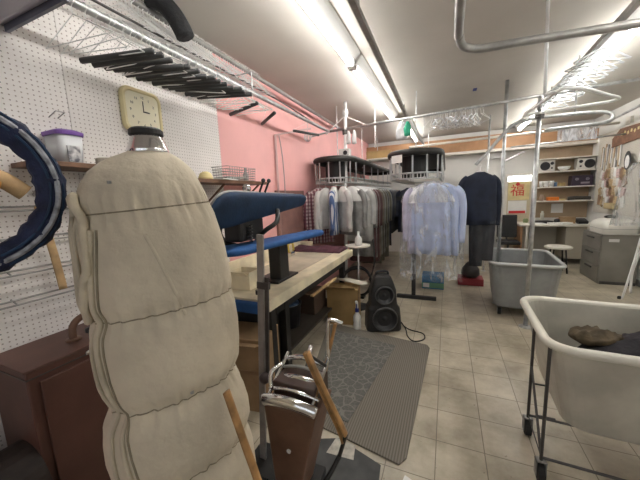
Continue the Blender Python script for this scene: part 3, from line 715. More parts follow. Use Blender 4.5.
# ------------------------------------------------------------ work table with press
TZ = .90
t = thing('work_table', 'long cream work table along left wall with blue padded end', 'table', (-1.6, 2.75, 0))
obj('tabletop', B(-2.02, -1.19, 1.74, 3.86, TZ-.09, TZ), cream, t, bevel=.006)
obj('trough_panel', B(-1.85, -1.36, 2.30, 3.70, TZ, TZ+.006), mat('greyer_board', (.50, .44, .33), .6, 0, .2, 5), t)  # slightly greyer than the cream tabletop around it
obj('back_board', B(-2.02, -1.99, 1.95, 3.86, TZ, TZ+.13), cream, t)
obj('end_board', B(-1.99, -1.80, 3.82, 3.86, TZ, TZ+.10), cream, t)
obj('padded_end', B(-1.98, -1.20, 1.69, 1.738, TZ-.10, TZ-.012), bluepad, t, bevel=.015)
for x in (-1.95, -1.30):
    for y in (1.90, 2.12, 3.7): 
        if x > -1.5 or y != 2.12: obj('leg', B(x-.035, x+.035, y-.035, y+.035, 0, TZ-.09), mat('leg_grey', (.05, .05, .055), .5, .3) if False else blackm, t, bevel=.003)
obj('rail', B(-1.33, -1.27, 1.95, 3.68, .70, .79), blackm, t)
obj('lower_shelf', B(-1.93, -1.33, 2.2, 3.65, .20, .225), mat('shaded_shelf', (.05, .04, .03), .7), t)  # shelf colour darkened to carry the shade under the table

t = thing('utility_press', 'black iron utility press with two blue padded boards on table', 'press', (-1.45, 2.0, TZ))
def padboard(y0, y1, xa, xb, w, thick, nm, m, mtx, tail=.35):
    rings = []
    N = 26
    for k in range(N+1):
        f = k/N
        y = y0+(y1-y0)*f; x = xa+(xb-xa)*f
        hw = w*(1-tail*f)
        e = 1
        if f < .14: e = math.sqrt(max(0.02, 1-((.14-f)/.14)**2))
        if f > .93: e = math.sqrt(max(0.03, 1-((f-.93)/.07)**2))
        hw *= e; th = thick*(.35+.65*e)
        rings.append([mtx @ V((x+hw*cos(a)*(abs(cos(a))**-.35 if abs(cos(a)) > .05 else 1)*.9, y, th*sin(a)*.9*(abs(sin(a))**-.4 if abs(sin(a)) > .05 else 1))) for a in [2*pi*j/24 for j in range(24)]])
    return loft(NM(), rings)
mlow = Matrix.Translation((-1.27, 0, 1.315))
lb_ = obj('lower_board', padboard(1.38, 2.55, -.07, .16, .165, .033, 'lower_board', bluepad, mlow, .50), bluepad, t, smooth=True)
mup = Matrix.Translation((-1.245, 0, 1.60)) @ Euler((0, R(-66), 0)).to_matrix().to_4x4()
ub_ = obj('upper_board', padboard(1.30, 2.50, -.02, .03, .145, .04, 'upper_board', navypad, mup, .62), navypad, t, smooth=True)
obj('back_plate', padboard(1.34, 2.44, .0, .03, .125, .02, 'back_plate', blackm, Matrix.Translation((-1.29, 0, 1.615)) @ Euler((0, R(-66), 0)).to_matrix().to_4x4(), .62), greysteel, t, smooth=True)
obj('column', B(-1.48, -1.36, 2.20, 2.36, TZ, 1.29), blackm, t, bevel=.01)
obj('base_plate', B(-1.60, -1.34, 2.12, 2.5, TZ, TZ+.02), blackm, t, bevel=.004)
obj('hinge_block', B(-1.42, -1.27, 1.58, 1.86, 1.36, 1.52), blackm, t, bevel=.02)
obj('hinge_arm', TS([(-1.40, 1.72, 1.30), (-1.46, 1.62, 1.36), (-1.46, 1.58, 1.45), (-1.40, 1.6, 1.52), (-1.32, 1.66, 1.56)], .024, 5), blackm, t, smooth=True)
obj('hinge_arm', TS([(-1.38, 1.9, 1.34), (-1.22, 1.8, 1.42), (-1.15, 1.85, 1.48), (-1.2, 1.95, 1.56)], .018, 5), blackm, t, smooth=True)
obj('pressure_spring', TS([(-1.26+.02*cos(k*1.2), 1.66+.02*sin(k*1.2), 1.36+k*.004) for k in range(30)], .005, 2), dksteel, t)
for dy in (0, .07):
    lv = obj('lever', T([(-1.27, 1.80+dy, 1.66), (-1.21, 1.80+dy, 1.775)], .0075), blackm, t)
    obj('lever_ball', L((-1.21, 1.80+dy, 1.78), [(.003, -.016), (.012, -.011), (.016, 0), (.012, .011), (.003, .016)], seg=12), black, lv, smooth=True)
obj('gauge', L((-1.33, 1.76, 1.73), [(.03, -.012), (.034, 0), (.03, .012)], seg=16, axis='y'), chrome, t, smooth=True)

# objects on the work table
t = thing('open_box', 'small open cream box on near end of work table', 'box', (-1.62, 2.03, TZ+.001))
bx0, bx1, by0, by1, bz = -1.70, -1.48, 1.90, 2.08, TZ+.001
bm = NM(); box(bm, bx0, bx1, by0, by0+.008, bz, bz+.15); box(bm, bx0, bx1, by1-.008, by1, bz, bz+.15); box(bm, bx0, bx0+.008, by0+.008, by1-.008, bz, bz+.15); box(bm, bx1-.008, bx1, by0+.008, by1-.008, bz, bz+.15); box(bm, bx0+.008, bx1-.008, by0+.008, by1-.008, bz, bz+.008)
t.location = (-1.75, 2.0, bz)
obj('carton', bm, cream, t)
obj('flap', RB((-1.59, 1.88, bz+.14), (.2, .004, .06), rx=.8), cream, t)
obj('tape_roll', L((-1.36, 1.85, TZ+.001), [(.024, 0), (.024, .034), (.014, .034)], seg=18), black, smooth=False, label='small black tape roll on near end of work table', cat='tape')
t = thing('folded_cloth', 'dark maroon cloth folded on far end of work table', 'cloth', (-1.62, 3.72, TZ+.007))
bm = NM(); rings = []
for k in range(15):
    x = -1.97+k*.05
    rings.append([V((x, 3.52+.34*j/8, TZ+.008+(.055+.025*noise.noise(V((x*7, j*.6, 1))))*max(.12, sin(pi*(j+.7)/9.4)))) for j in range(9)]+[V((x, 3.52+.34*j/8, TZ+.007)) for j in range(8, -1, -1)])
loft(bm, rings); obj('cloth', bm, mat('maroon_cloth', (.09, .03, .045), .85, 0, .4, 12), t, smooth=True)
t = thing('hand_iron', 'yellow-handled iron standing at far end of table before pink wall', 'iron', (-1.86, 3.3, TZ+.007))
obj('sole', loft(NM(), [[V((-1.86+x*s, 3.30+y*s, TZ+.008+z)) for x, y in ((-.05, -.09), (.05, -.09), (.05, .02), (0, .10), (-.05, .02))] for z, s in ((0, 1), (.03, .95), (.05, .7))]), chrome, t)
obj('handle', TS([(-1.86, 3.24, TZ+.055), (-1.86, 3.23, TZ+.15), (-1.86, 3.34, TZ+.16), (-1.86, 3.37, TZ+.06)], .014, 4), mat('yellow_grip', (.6, .45, .08), .5), t, smooth=True)

# ------------------------------------------------------------ under and beside the table
t = thing('cardboard_box', 'flattened brown cardboard box leaning under near end of table', 'box', (-1.45, 1.6, 0))
mxx = Matrix.Translation((-1.42, 1.66, 0)) @ Euler((0, 0, R(8))).to_matrix().to_4x4()
bm = NM(); box(bm, -.28, .18, 0, .30, 0, .60, mxx); obj('carton', bm, cardb, t, bevel=.003)
bm = NM(); box(bm, -.28, .18, -.13, 0, .50, .506, mxx @ Matrix.Translation((0, 0, .0)))
obj('flap', RB((-1.47, 1.62, .58), (.46, .16, .006), rz=R(8), rx=R(-20)), cardb, t)
obj('tape_strip', RB((-1.455, 1.654, .33), (.46, .003, .03), rz=R(8)), mat('tape_brown', (.27, .16, .08), .4), t)
bm.free()
t = thing('tan_carton', 'tan cardboard carton on floor beside spray bottle', 'box', (-1.25, 3.42, 0))
obj('carton', RB((-1.22, 3.52, .235), (.40, .30, .47), rz=R(10)), cardb2, t, bevel=.004)
obj('flap', RB((-1.22, 3.36, .48), (.38, .006, .14), rz=R(10), rx=R(55)), cardb2, t)
obj('printed_mark', RB((-1.31, 3.357, .33), (.07, .002, .06), rz=R(10)), cardb, t)
t = thing('sleeve_board', 'round-ended white sleeve board resting on the tan carton', 'board', (-1.15, 3.5, .475))
bm = padboard(0, .52, 0, 0, .075, .014, 'b', shelfw, Matrix.Translation((-1.36, 3.72, .515)) @ Euler((0, 0, R(-118))).to_matrix().to_4x4() @ Euler((R(2), 0, 0)).to_matrix().to_4x4(), .1)
obj('pad', bm, mat('sleeve_pad', (.66, .61, .50), .7), t, smooth=True)
obj('foot', RB((-1.17, 3.60, .488), (.12, .06, .03), rz=R(-28)), woodl, t)
t = thing('spray_bottle', 'white spray bottle with blue collar on floor beside black speaker', 'bottle', (-.985, 3.31, 0))
obj('bottle', L((-.985, 3.31, 0), [(.042, 0), (.048, .01), (.048, .07), (.044, .09), (.048, .11), (.045, .17), (.02, .215), (.018, .235)], seg=20), mat('bottle_white', (.78, .76, .72), .4), t, smooth=True)
obj('collar', L((-.985, 3.31, .225), [(.023, 0), (.024, .04), (.017, .05)], seg=14), mat('blue_collar', (.02, .03, .20), .4), t)
obj('trigger_head', TS([(-.985, 3.31, .27), (-.985, 3.31, .33), (-.985, 3.29, .36), (-.975, 3.26, .365)], .017, 4), white_metal, t, smooth=True)
obj('trigger', T([(-.983, 3.285, .335), (-.975, 3.262, .285)], .007), mat('blue_trigger', (.02, .03, .20), .4), t)
obj('yardstick', T([(-1.21, 2.4, .72), (-1.13, 3.05, .70)], .016, seg=6, flat=.5) if False else RB((-1.20, 2.82, .68), (.03, .55, .018), rz=R(-6), rx=R(4)), woodl, label='light wooden slat tucked under front edge of table', cat='slat')
t = thing('shade_box', 'black box with white switch, added as shade under near end of work table', 'box', (-1.66, 2.2, 0))
obj('case', B(-1.92, -1.40, 1.98, 2.16, 0, .80), blackm, t, bevel=.006)  # near-black case added to stand in for the under-table shade
obj('switch', L((-1.40, 2.06, .56), [(.02, 0), (.02, .012), (.012, .02)], seg=12, axis='x'), white_metal, t)
obj('side_rail', B(-1.40, -1.34, 2.05, 2.11, 0, .80), blackm, t)
t = thing('dark_bucket', 'dark bucket of rags under the work table', 'bucket', (-1.6, 2.7, .226))
obj('bucket', L((-1.62, 2.72, .226), [(.13, 0), (.16, .25), (.165, .26), (.15, .26), (.12, .03)], seg=20), black, t, smooth=True)
obj('rags', L((-1.62, 2.75, .40), [(.13, 0), (.12, .08), (.06, .12)], seg=12), mat('rag_blue', (.05, .09, .16), .9, 0, .6, 14), t, smooth=True)
t = thing('tool_box', 'dark tool box on the shelf under the work table', 'box', (-1.6, 3.25, .226))
obj('case', B(-1.82, -1.44, 3.05, 3.42, .226, .48), mat('case_dark', (.08, .05, .035), .6), t, bevel=.008)
obj('handle', TS([(-1.70, 3.23, .48), (-1.70, 3.23, .52), (-1.56, 3.23, .52), (-1.56, 3.23, .48)], .01, 3), black, t)

# round tray stand
t = thing('iron_stand', 'round white stand on thin stem beside far end of table', 'stand', (-1.15, 4.0, 0))
obj('tray', L((-1.16, 4.02, .915), [(.16, 0), (.175, .006), (.178, .022), (.165, .022), (.16, .012)], seg=32), shelfw, t)
obj('stem', T([(-1.16, 4.02, .02), (-1.16, 4.02, .92)], .014), galv, t, smooth=True)
obj('base', L((-1.16, 4.02, 0), [(.15, 0), (.15, .015), (.02, .03)], seg=24), blackm, t)
t = thing('starch_bottle', 'clear whitish bottle standing on the round white stand', 'bottle', (-1.16, 4.05, .928))
obj('bottle', L((-1.16, 4.05, .928), [(.04, 0), (.055, .02), (.05, .10), (.02, .14), (.015, .17)], seg=16), mat('cloudy', (.70, .70, .69), .3), t, smooth=True)
obj('cap', L((-1.16, 4.05, 1.096), [(.018, 0), (.018, .03), (.012, .035)], seg=12), white_metal, t)
t = thing('hose_reel', 'black hose coiled on floor behind the carton', 'hose', (-1.35, 4.3, 0))
obj('coil', TS([(-1.30+(.22+.012*(k//24))*cos(k*2*pi/24), 4.42+.05*sin(k*.5), .26+(.22+.012*(k//24))*sin(k*2*pi/24)) for k in range(60)], .016, 2), rubber, t, smooth=True)
obj('tail', TS([(-1.1, 4.42, .3), (-1.02, 4.45, .6), (-1.05, 4.5, .95)], .014, 4), rubber, t, smooth=True)
obj('reel_foot', B(-1.42, -1.18, 4.36, 4.48, 0, .04), blackm, t)

# ------------------------------------------------------------ black speaker-like tower and lead
t = thing('tower_speaker', 'black twin-cone tower speaker standing on floor behind ribbed mat', 'speaker', (-.70, 3.42, 0))
rz = R(24); mS = Matrix.Translation((-.70, 3.45, 0)) @ Euler((0, 0, rz)).to_matrix().to_4x4()
rings = []
for z, w, d in ((0, .205, .12), (.02, .21, .125), (.16, .205, .125), (.28, .195, .12), (.33, .165, .11), (.38, .16, .11), (.50, .155, .10), (.58, .13, .09), (.66, .10, .07), (.69, .07, .05)):
    rings.append([mS @ p for p in rrect(0, 0, w, d, min(.05, d*.45), z)])
obj('cabinet', loft(NM(), rings), mat('speaker_black', (.022, .021, .02), .5, 0, .3, 12), t, smooth=False, bevel=.004)
def cone(z, r, nm):
    bm = NM(); lathe(bm, (0, 0, 0), [(r, .0), (r*1.05, .012), (r*.94, .03), (r*.86, .022), (r*.45, -.02), (r*.30, -.02), (r*.22, .0), (r*.05, .01)], seg=32)
    bmesh.ops.transform(bm, matrix=mS @ Matrix.Translation((0, -.128 if z < .3 else -.112, z)) @ Euler((R(90), 0, 0)).to_matrix().to_4x4(), verts=bm.verts[:])
    return obj(nm, bm, black, t, smooth=False)
c1 = cone(.17, .145, 'woofer'); c2 = cone(.46, .105, 'midrange')
for c, z, r, yy in ((c1, .17, .146, -.150), (c2, .46, .107, -.134)):
    bm = NM(); tube(bm, [mS @ V((r*cos(a), yy, z+r*sin(a))) for a in [2*pi*k/32 for k in range(32)]], .008, seg=6, closed=True)
    obj('trim_ring', bm, mat('ring_grey', (.10, .10, .10), .3, .4), c, smooth=True)
bm = NM(); tube(bm, smoothpts([mS @ V(p) for p in ((-.07, 0, .66), (-.06, 0, .72), (.06, 0, .72), (.07, 0, .66))], 4), .014); obj('carry_handle', bm, black, t, smooth=True)
obj('power_lead', TS([(-.50, 3.5, .10), (-.44, 3.5, .03), (-.36, 3.47, .008), (-.22, 3.42, .008), (-.20, 3.28, .008), (-.30, 3.20, .008), (-.38, 3.30, .008), (-.42, 3.46, .012), (-.50, 3.66, .008)], .007, 7), rubber, smooth=True, label='thin dark cable looped on floor right of the speaker', cat='cable')

# ------------------------------------------------------------ mats
def slab(pts, z0, z1, m, nm, **k):
    return obj(nm, loft(NM(), [[V((x, y, z)) for x, y in pts] for z in (z0, z1)]), m, **k)
M_rib = stripes('ribbed_rubber', (.21, .187, .152), (.14, .125, .10), .018, 0, .85, bump=.6)
slab([(-.23, 1.60), (-.195, 1.66), (-.16, 2.4), (-.13, 3.10), (-.16, 3.16), (-1.30, 3.34), (-1.36, 3.26), (-1.02, 1.80), (-.98, 1.74)], .0005, .014, M_rib, 'floor_mat', bevel=.004, label='large ribbed grey rubber mat on floor in front of table', cat='mat')
slab([(-.625, 1.80), (-.47, 3.02), (-1.24, 3.16), (-1.00, 1.87)], .0142, .021, floral('scroll_carpet'), 'patterned_mat', bevel=.003, label='charcoal scroll-patterned mat lying on the ribbed mat', cat='mat')
slab([(-.315, 1.36), (-.335, 1.56), (-.64, 1.66), (-.90, 1.55), (-.84, 1.25), (-.45, 1.2)], .0005, .008, mat('slate_mat', (.085, .085, .082), .75, 0, .25, 9), 'slate_mat', bevel=.002, label='dark slate mat on floor nearest the camera by brown press', cat='mat')
slab([(-.50, 1.53), (-.52, 1.64), (-.66, 1.655), (-.68, 1.52)], .0082, .0095, mat('chip', (.52, .49, .42), .7, 0, .3, 20), 'vinyl_tile_piece', label='loose worn beige tile piece at front edge of mats', cat='tile')
slab([(-.198, 1.515), (-.16, 1.50), (-.14, 1.53), (-.19, 1.55)], .0005, .003, paper, 'paper_scrap', label='small white paper scrap on floor below the mat corner', cat='paper')

# ------------------------------------------------------------ laundry carts
def cart(name_mat, cx, cy, hx, hy, ztop, zbot, th=.012, taper=.80, rz=0):
    rg = []
    r = .11
    for z, s in ((zbot, taper-.05), (zbot+.02, taper), (zbot+(ztop-zbot)*.5, (taper+1)/2), (ztop-.03, 1.0), (ztop, 1.0)):
        rg.append(rrect(0, 0, hx*s, hy*s, r*s, z))
    for z, s in ((ztop, .975), (zbot+(ztop-zbot)*.5, (taper+1)/2-.03), (zbot+.04, taper-.03)):
        rg.append(rrect(0, 0, hx*s, hy*s, r*s, z))
    bm = loft(NM(), rg)
    m = Matrix.Translation((cx, cy, 0)) @ Euler((0, 0, rz)).to_matrix().to_4x4()
    bmesh.ops.transform(bm, matrix=m, verts=bm.verts[:])
    return bm, m
def caster(x, y, t, r=.05, top=.13):
    c = obj('caster', L((x, y, r), [(r*.4, -.018), (r, -.016), (r, .016), (r*.4, .018)], seg=18, axis='x'), rubber, t, smooth=False)
    obj('fork', (lambda b: (box(b, x-.026, x-.021, y-.02, y+.02, r*.6, top), box(b, x+.021, x+.026, y-.02, y+.02, r*.6, top), box(b, x-.026, x+.026, y-.02, y+.02, top-.006, top), b)[-1])(NM()), greysteel, c)
# grey cart
GC_ = (.955, 4.70); t = thing('laundry_cart', 'grey plastic laundry cart standing empty beyond the steel post', 'cart', (GC_[0], GC_[1], 0))
bm, m = cart(greypl, GC_[0], GC_[1], .37, .53, .72, .12, rz=R(-4), taper=.86); obj('tub', bm, greypl, t, smooth=False, bevel=.004)
bm = NM(); tube(bm, [m @ p for p in rrect(0, 0, .385, .545, .12, .718)], .022, seg=8, closed=True); obj('rim', bm, mat('rim_pale', (.48, .49, .475), .4), t, smooth=True)
for sx in (-1, 1):
    for sy in (-1, 1):
        p = m @ V((sx*.25, sy*.38, 0)); caster(p.x, p.y, t, .045, .125)
# ivory cart on wire frame
FCX, FCY = 1.08, 2.10
t = thing('laundry_cart', 'ivory plastic laundry cart on black wire frame, holding dark clothes', 'cart', (FCX, FCY, 0))
bm, m = cart(ivorypl, FCX, FCY, .55, .385, .84, .35, rz=R(-2), taper=.83); obj('tub', bm, ivorypl, t, smooth=False, bevel=.006)
bm = NM(); tube(bm, [m @ p for p in rrect(0, 0, .565, .40, .12, .84, 8)], .024, seg=10, closed=True); obj('rim', bm, mat('rim_ivory', (.68, .65, .56), .4), t, smooth=True)
bm = NM()
cn = [m @ V((sx*.545, -.14+sy*.175, 0)) for sx, sy in ((-1, -1), (1, -1), (1, 1), (-1, 1))]
for c in cn: tube(bm, [(c.x, c.y, .12), (c.x, c.y, .82)], .009)
for z in (.14,):
    q = [V((c.x, c.y, z)) for c in cn]; tube(bm, [q[0], q[1], q[2], q[3]], .008, closed=True)
for a, b in ((0, 3), (1, 2)):
    A, Bc = cn[a], cn[b]
    tube(bm, [(A.x, A.y, .14), (Bc.x, Bc.y, .50)], .007)
obj('wire_frame', bm, dksteel, t)
for f in (.42, .78):
    A, Bc = cn[0], cn[3]; z = .14+.36*f; P = A.lerp(Bc, f); obj('tub_bracket', T([(P.x, P.y, z), (P.x+.09, P.y, z)], .006), dksteel, t)
for c in cn: caster(c.x, c.y, t, .05, .125)
GD = 'clothes in ivory cart'
def heap(cx, cy, rx, ry, z0, h, m, lb, seed):
    rings = []
    for k in range(9):
        f = k/8; rr = (1-f**3)*.97+.03; f = f*(1+.0*rr)
        rings.append([V((cx+rx*rr*cos(a)*(1+.30*noise.noise(V((cos(a)*2, sin(a)*2, seed+f)))), cy+ry*rr*sin(a)*(1+.18*noise.noise(V((cos(a)*2, sin(a)*2, seed+9+f)))), z0+h*f+.045*noise.noise(V((cos(a)*3*rr, sin(a)*3*rr, seed))))) for a in [2*pi*j/28 for j in range(28)]])
    obj('clothes_heap', loft(NM(), rings), m, smooth=True, label=lb, cat='clothes')
heap(1.03, 2.17, .33, .21, .46, .30, mat('cloth_dark', (.018, .016, .02), .85, 0, .4, 14, bump=.6, bscale=18), 'near-black clothes heaped in the ivory cart', 3)
heap(.88, 2.24, .14, .09, .70, .065, mat('cloth_olive', (.09, .065, .035), .85, 0, .4, 14, bump=.5, bscale=18), 'olive-brown cloth on top of dark clothes in ivory cart', 5)
heap(1.16, 2.20, .19, .12, .70, .08, mat('cloth_plum', (.016, .012, .015), .85, 0, .4, 14, bump=.6, bscale=18), 'plum-black clothes at the right in the ivory cart', 8)

# ------------------------------------------------------------ garment conveyors
def conveyor(cx, y0, y1, r, zt, zr, lb, loc):
    t = thing('garment_conveyor', lb, 'conveyor', loc)
    bm = NM(); tube(bm, stadium(cx, y0, y1, r+.02, zt), .035, seg=8, closed=True, flat=1.3); obj('top_track', bm, mat('track_black', (.035, .033, .03), .5, .4, .3, 9), t, smooth=True)
    bm = NM(); loft(bm, [stadium(cx, y0, y1, r+.01, zt+.03), stadium(cx, y0, y1, r+.01, zt+.04)]); obj('top_deck', bm, mat('deck_dark', (.06, .05, .045), .6), t)
    bm = NM(); tube(bm, stadium(cx, y0, y1, r+.01, zr+.06), .012, seg=6, closed=True); tube(bm, stadium(cx, y0, y1, r, zr-.01), .011, seg=6, closed=True)
    obj('carrier_rail', bm, galv, t, smooth=True)
    bm = NM()
    P = stadium(cx, y0, y1, r+.005, zr)
    # slotted carrier teeth all along the loop
    n = len(P); d = 0; step = .045
    for i in range(n):
        a, b = P[i], P[(i+1) % n]; ln = (b-a).length
        while d < ln:
            q = a.lerp(b, d/ln); tube(bm, [(q.x, q.y, zr-.012), (q.x, q.y, zr+.06)], .005, seg=4); d += step
        d -= ln
    obj('carrier_slots', bm, mat('slot_white', (.62, .60, .56), .5), t)
    for k in range(7):
        a = pi+pi*k/6; p = V((cx+(r+.02)*cos(a), y0+(r+.02)*sin(a), 0)); obj('drop_arm', T([(p.x, p.y, zr-.01), (p.x, p.y, zt)], .011, seg=6), galv, t)
    y = y0+.5
    while y < y1:
        for q in (-1, 1): obj('drop_arm', T([(cx+q*(r+.02), y, zr), (cx+q*(r+.02), y, zt)], .010, seg=6), galv, t)
        y += .55
    obj('drive_drum', L((cx, y0, zr), [(r*.5, 0), (r*.55, .02), (r*.55, zt-zr-.03), (r*.4, zt-zr-.02)], seg=24), blackm, t)
    for y in (y0+.1, (y0+y1)/2, y1-.1): obj('ceiling_hanger', T([(cx, y, zt), (cx, y, ZC)], .007), galv, t)
    return t
CA = conveyor(-1.64, 4.52, 7.75, .31, 2.20, 1.86, 'left garment conveyor loop against pink wall, crowded with clothes', (-1.64, 6.2, 1.85))
CB = conveyor(-.42, 4.45, 7.75, .33, 2.18, 1.85, 'right garment conveyor loop with black top and white card', (-.42, 6.2, 1.85))
bm = RB((-.62, 4.09, 2.10), (.17, .006, .10), rz=R(-30)); obj('price_card', bm, paper, label='blank white card stuck on the right conveyor rim', cat='card')
mb_ = obj('motor_box', B(-1.55, -1.38, 4.40, 4.52, 2.245, 2.36), mat('motor_white', (.62, .60, .57), .5), label='whitish control box on top of the left conveyor', cat='box', bevel=.008)
obj('dial', L((-1.44, 4.395, 2.30), [(.03, -.006), (.034, 0), (.028, .008)], seg=18, axis='y'), black, mb_)
obj('plank', B(-1.30, -.75, 5.2, 5.5, 2.245, 2.27), shelfw, label='white plank bridging the two conveyors', cat='plank')
t = thing('top_carton', 'tan cardboard carton on the plank above left conveyor', 'box', (-1.12, 5.35, 2.271))
obj('carton', RB((-1.12, 5.35, 2.335), (.42, .22, .128), rz=R(5)), cardb2, t, bevel=.004)
obj('tape_strip', RB((-1.12, 5.35, 2.401), (.05, .22, .002), rz=R(5)), cardb, t)

# --- garments
def garment_bm(L_=.78, hw=.235, th=.045, seed=0, wave=.018, flare=1.0):
    """shirt body hanging in the local XZ plane, hook point at z=0"""
    levels = [(-.085, .05, .6), (-.10, .075, .8), (-.125, .13, .9), (-.155, .19, .95), (-.19, hw*.98, 1), (-.30, hw, 1), (-.45, hw*1.0, 1.0), (-.6, hw*1.02*flare, 1.05), (-.75, hw*1.03*flare, 1.1), (-.85, hw*1.03*flare, 1.1)]
    sc = (L_)/.765; rings = []
    for z, w_, q in levels:
        z = -.085+(z+.085)*sc if z < -.19 else z
        ring = []
        for j in range(36):
            a = 2*pi*j/36; e = .75
            x = w_*(abs(cos(a))**e)*(1 if cos(a) >= 0 else -1); y = th*q*(abs(sin(a))**e)*(1 if sin(a) >= 0 else -1)
            f = min(1, max(0, (-z-.15)*2))
            y += wave*f*sin(x*34+seed*1.7+z*2)+.010*f*noise.noise(V((x*8, z*5, seed))); x += .014*f*noise.noise(V((z*4, y*6, seed+3)))
            ring.append(V((x, y, z)))
        rings.append(ring)
    return loft(NM(), rings)
def sleeve_bm(s, L_=.55, seed=0, hw=.235):
    pts = [(s*(hw-.06), 0, -.16), (s*(hw+.0), 0, -.22), (s*(hw+.025), .01, -.35), (s*(hw+.03), .012*sin(seed), -.50), (s*(hw+.025), .0, -.16-L_)]
    P = smoothpts(pts, 4); n = len(P)
    return tube(NM(), P, .05, seg=12, radii=[.05-.015*i/n for i in range(n)])
def hanger_bm():
    bm = NM()
    tube(bm, [(-.2, 0, -.16), (0, 0, -.07), (.2, 0, -.16)], .005, seg=5)
    tube(bm, smoothpts([(0, 0, -.07), (0, 0, -.03), (.018, 0, -.012), (.010, 0, .012), (-.010, 0, .012), (-.018, 0, -.002)], 3), .0025, seg=4)
    return bm
def cape_bm(hw=.24):  # white shoulder piece added for the pale sheen of plastic covers
    rings = []
    for z, w_, y in ((-.075, .06, .03), (-.10, .10, .045), (-.15, .19, .055), (-.20, hw+.01, .06), (-.30, hw+.02, .066)):
        rings.append([V((w_*cos(a), y*sin(a)+.004*sin(a*9), z)) for a in [2*pi*j/24 for j in range(24)]])
    return loft(NM(), rings, True, False)
def make_garment(name, label, cat, m, L_=.78, seed=0, cape=None, sleeves=True, hw=.235, th=.045, slL=.55, wave=.018):
    t = thing(name, label, cat, (0, 0, 0))
    obj('garment_body', garment_bm(L_, hw, th, seed, wave), m, t, smooth=True)
    if sleeves:
        for s in (-1, 1): obj('sleeve', sleeve_bm(s, slL, seed+s, hw), m, t, smooth=True)
    obj('hanger', hanger_bm(), hangerwhite, t)
    if cape: obj('sheen_cape', cape_bm(hw), cape, t, smooth=True)
    return t
plaid = stripes('maroon_plaid', (.17, .055, .075), (.50, .40, .40), .055, 0, .85, (.10, .03, .05))
cols = {
 'white': mat('shirt_white', (.56, .55, .53), .7, 0, .15, 8), 'silver': mat('shirt_silver', (.27, .265, .255), .45, 0, .3, 8), 'maroon': mat('coat_maroon', (.11, .05, .05), .8, 0, .3, 8),
 'taupe': mat('coat_taupe', (.20, .165, .125), .7, 0, .35, 8), 'olive': mat('coat_olive', (.15, .14, .105), .6, 0, .35, 8), 'charcoal': mat('coat_charcoal', (.05, .05, .052), .7, 0, .4, 8),
 'blueblack': mat('coat_blueblack', (.025, .03, .05), .6, 0, .4, 8), 'bluestripe': stripes('blue_stripe', (.55, .56, .60), (.07, .12, .26), .05, 0, .8), 'pink': mat('blouse_rose', (.42, .27, .27), .7, 0, .3, 9)}
capeM = mat('cape_sheen', (.74, .73, .71), .5, 0, .1, 12)
ordinal = ['nearest', 'second', 'third', 'fourth', 'fifth', 'sixth', 'seventh', 'eighth', 'ninth', 'tenth', 'eleventh', 'twelfth', 'thirteenth', 'fourteenth', 'fifteenth', 'sixteenth', 'seventeenth', 'eighteenth', 'nineteenth', 'twentieth']
RZ = 1.86
# near end of the left loop: garments fan round the curve
endspec = [(200, 'plaid', 'maroon plaid shirt hanging at near left end of the left conveyor', .86, plaid, None),
           (232, 'plaid', 'maroon plaid shirt beside another, facing the table', .86, plaid, None),
           (258, 'white', 'white blouse with dark sleeves beside the plaid shirts', .62, cols['white'], None),
           (282, 'bluestripe', 'white and blue striped shirt behind the white post', .70, cols['bluestripe'], capeM),
           (308, 'white', 'white shirt just right of the white post', .66, cols['white'], capeM),
           (335, 'silver', 'silver-grey wrapped shirt on near right bend of left conveyor', .74, cols['silver'], capeM)]
for k, (ang, nm, lb, ln, m, cp) in enumerate(endspec):
    g = make_garment('hanging_garment', lb, 'garment', m, ln, k*2.3, cp, th=.05)
    a = R(ang); g.location = (-1.64+.315*cos(a), 4.52+.315*sin(a), RZ); g.rotation_euler = (0, 0, a)
# straight run along the aisle
seq = ['white', 'white', 'silver', 'maroon', 'silver', 'maroon', 'maroon', 'taupe', 'olive', 'silver', 'olive', 'silver', 'taupe', 'charcoal', 'silver', 'olive', 'charcoal', 'silver', 'blueblack', 'charcoal']
desc = {'white': 'white shirt', 'silver': 'silver-grey wrapped shirt', 'maroon': 'dark maroon coat', 'taupe': 'taupe coat', 'olive': 'olive-grey wrapped coat', 'charcoal': 'charcoal jacket', 'blueblack': 'blue-black jacket', 'pink': 'rose blouse'}
for k, c in enumerate(seq):
    ln = {'white': .9, 'silver': 1.22, 'maroon': 1.30, 'taupe': 1.26, 'olive': 1.38, 'charcoal': 1.25, 'blueblack': 1.15}[c]+random.uniform(-.06, .06)
    g = make_garment('hanging_garment', f'{desc[c]}, {ordinal[k]} along straight aisle side of left conveyor', 'garment', cols[c], ln, k*1.3, capeM if c in ('white', 'silver', 'taupe', 'maroon') and k < 12 else None, hw=.225+random.uniform(-.01, .015), th=.04, slL=min(.6, ln*.6))
    g.location = (-1.325, 4.62+k*.095, RZ); g.rotation_euler = (0, 0, random.uniform(-.12, .12)+.0)
protoD = make_garment('hanging_garment', 'dark garment deep in the left conveyor row toward back wall', 'garment', cols['charcoal'], 1.0, 4.4, None, th=.04)
protoD['group'] = 'garments deep in the left row'
protoD.location = (-1.325, 6.55, RZ)
for k in range(1, 12):
    dup(protoD, (-1.325, 6.55+k*.1, RZ), random.uniform(-.15, .15))
protoE = make_garment('hanging_garment', 'black garment on the aisle side of the right conveyor', 'garment', cols['blueblack'], .98, 6.1, None, th=.04)
protoE['group'] = 'garments on the right conveyor'
protoE.location = (-.755, 6.7, RZ-.01)
for k in range(1, 10):
    o = dup(protoE, (-.755, 6.7+k*.11, RZ-.01), random.uniform(-.15, .15))
for k in range(10):
    o = dup(protoE, (-.085, 5.3+k*.22, RZ-.01), random.uniform(-.15, .15), 'black garment on the far side of the right conveyor', 'garments on far side of right conveyor')

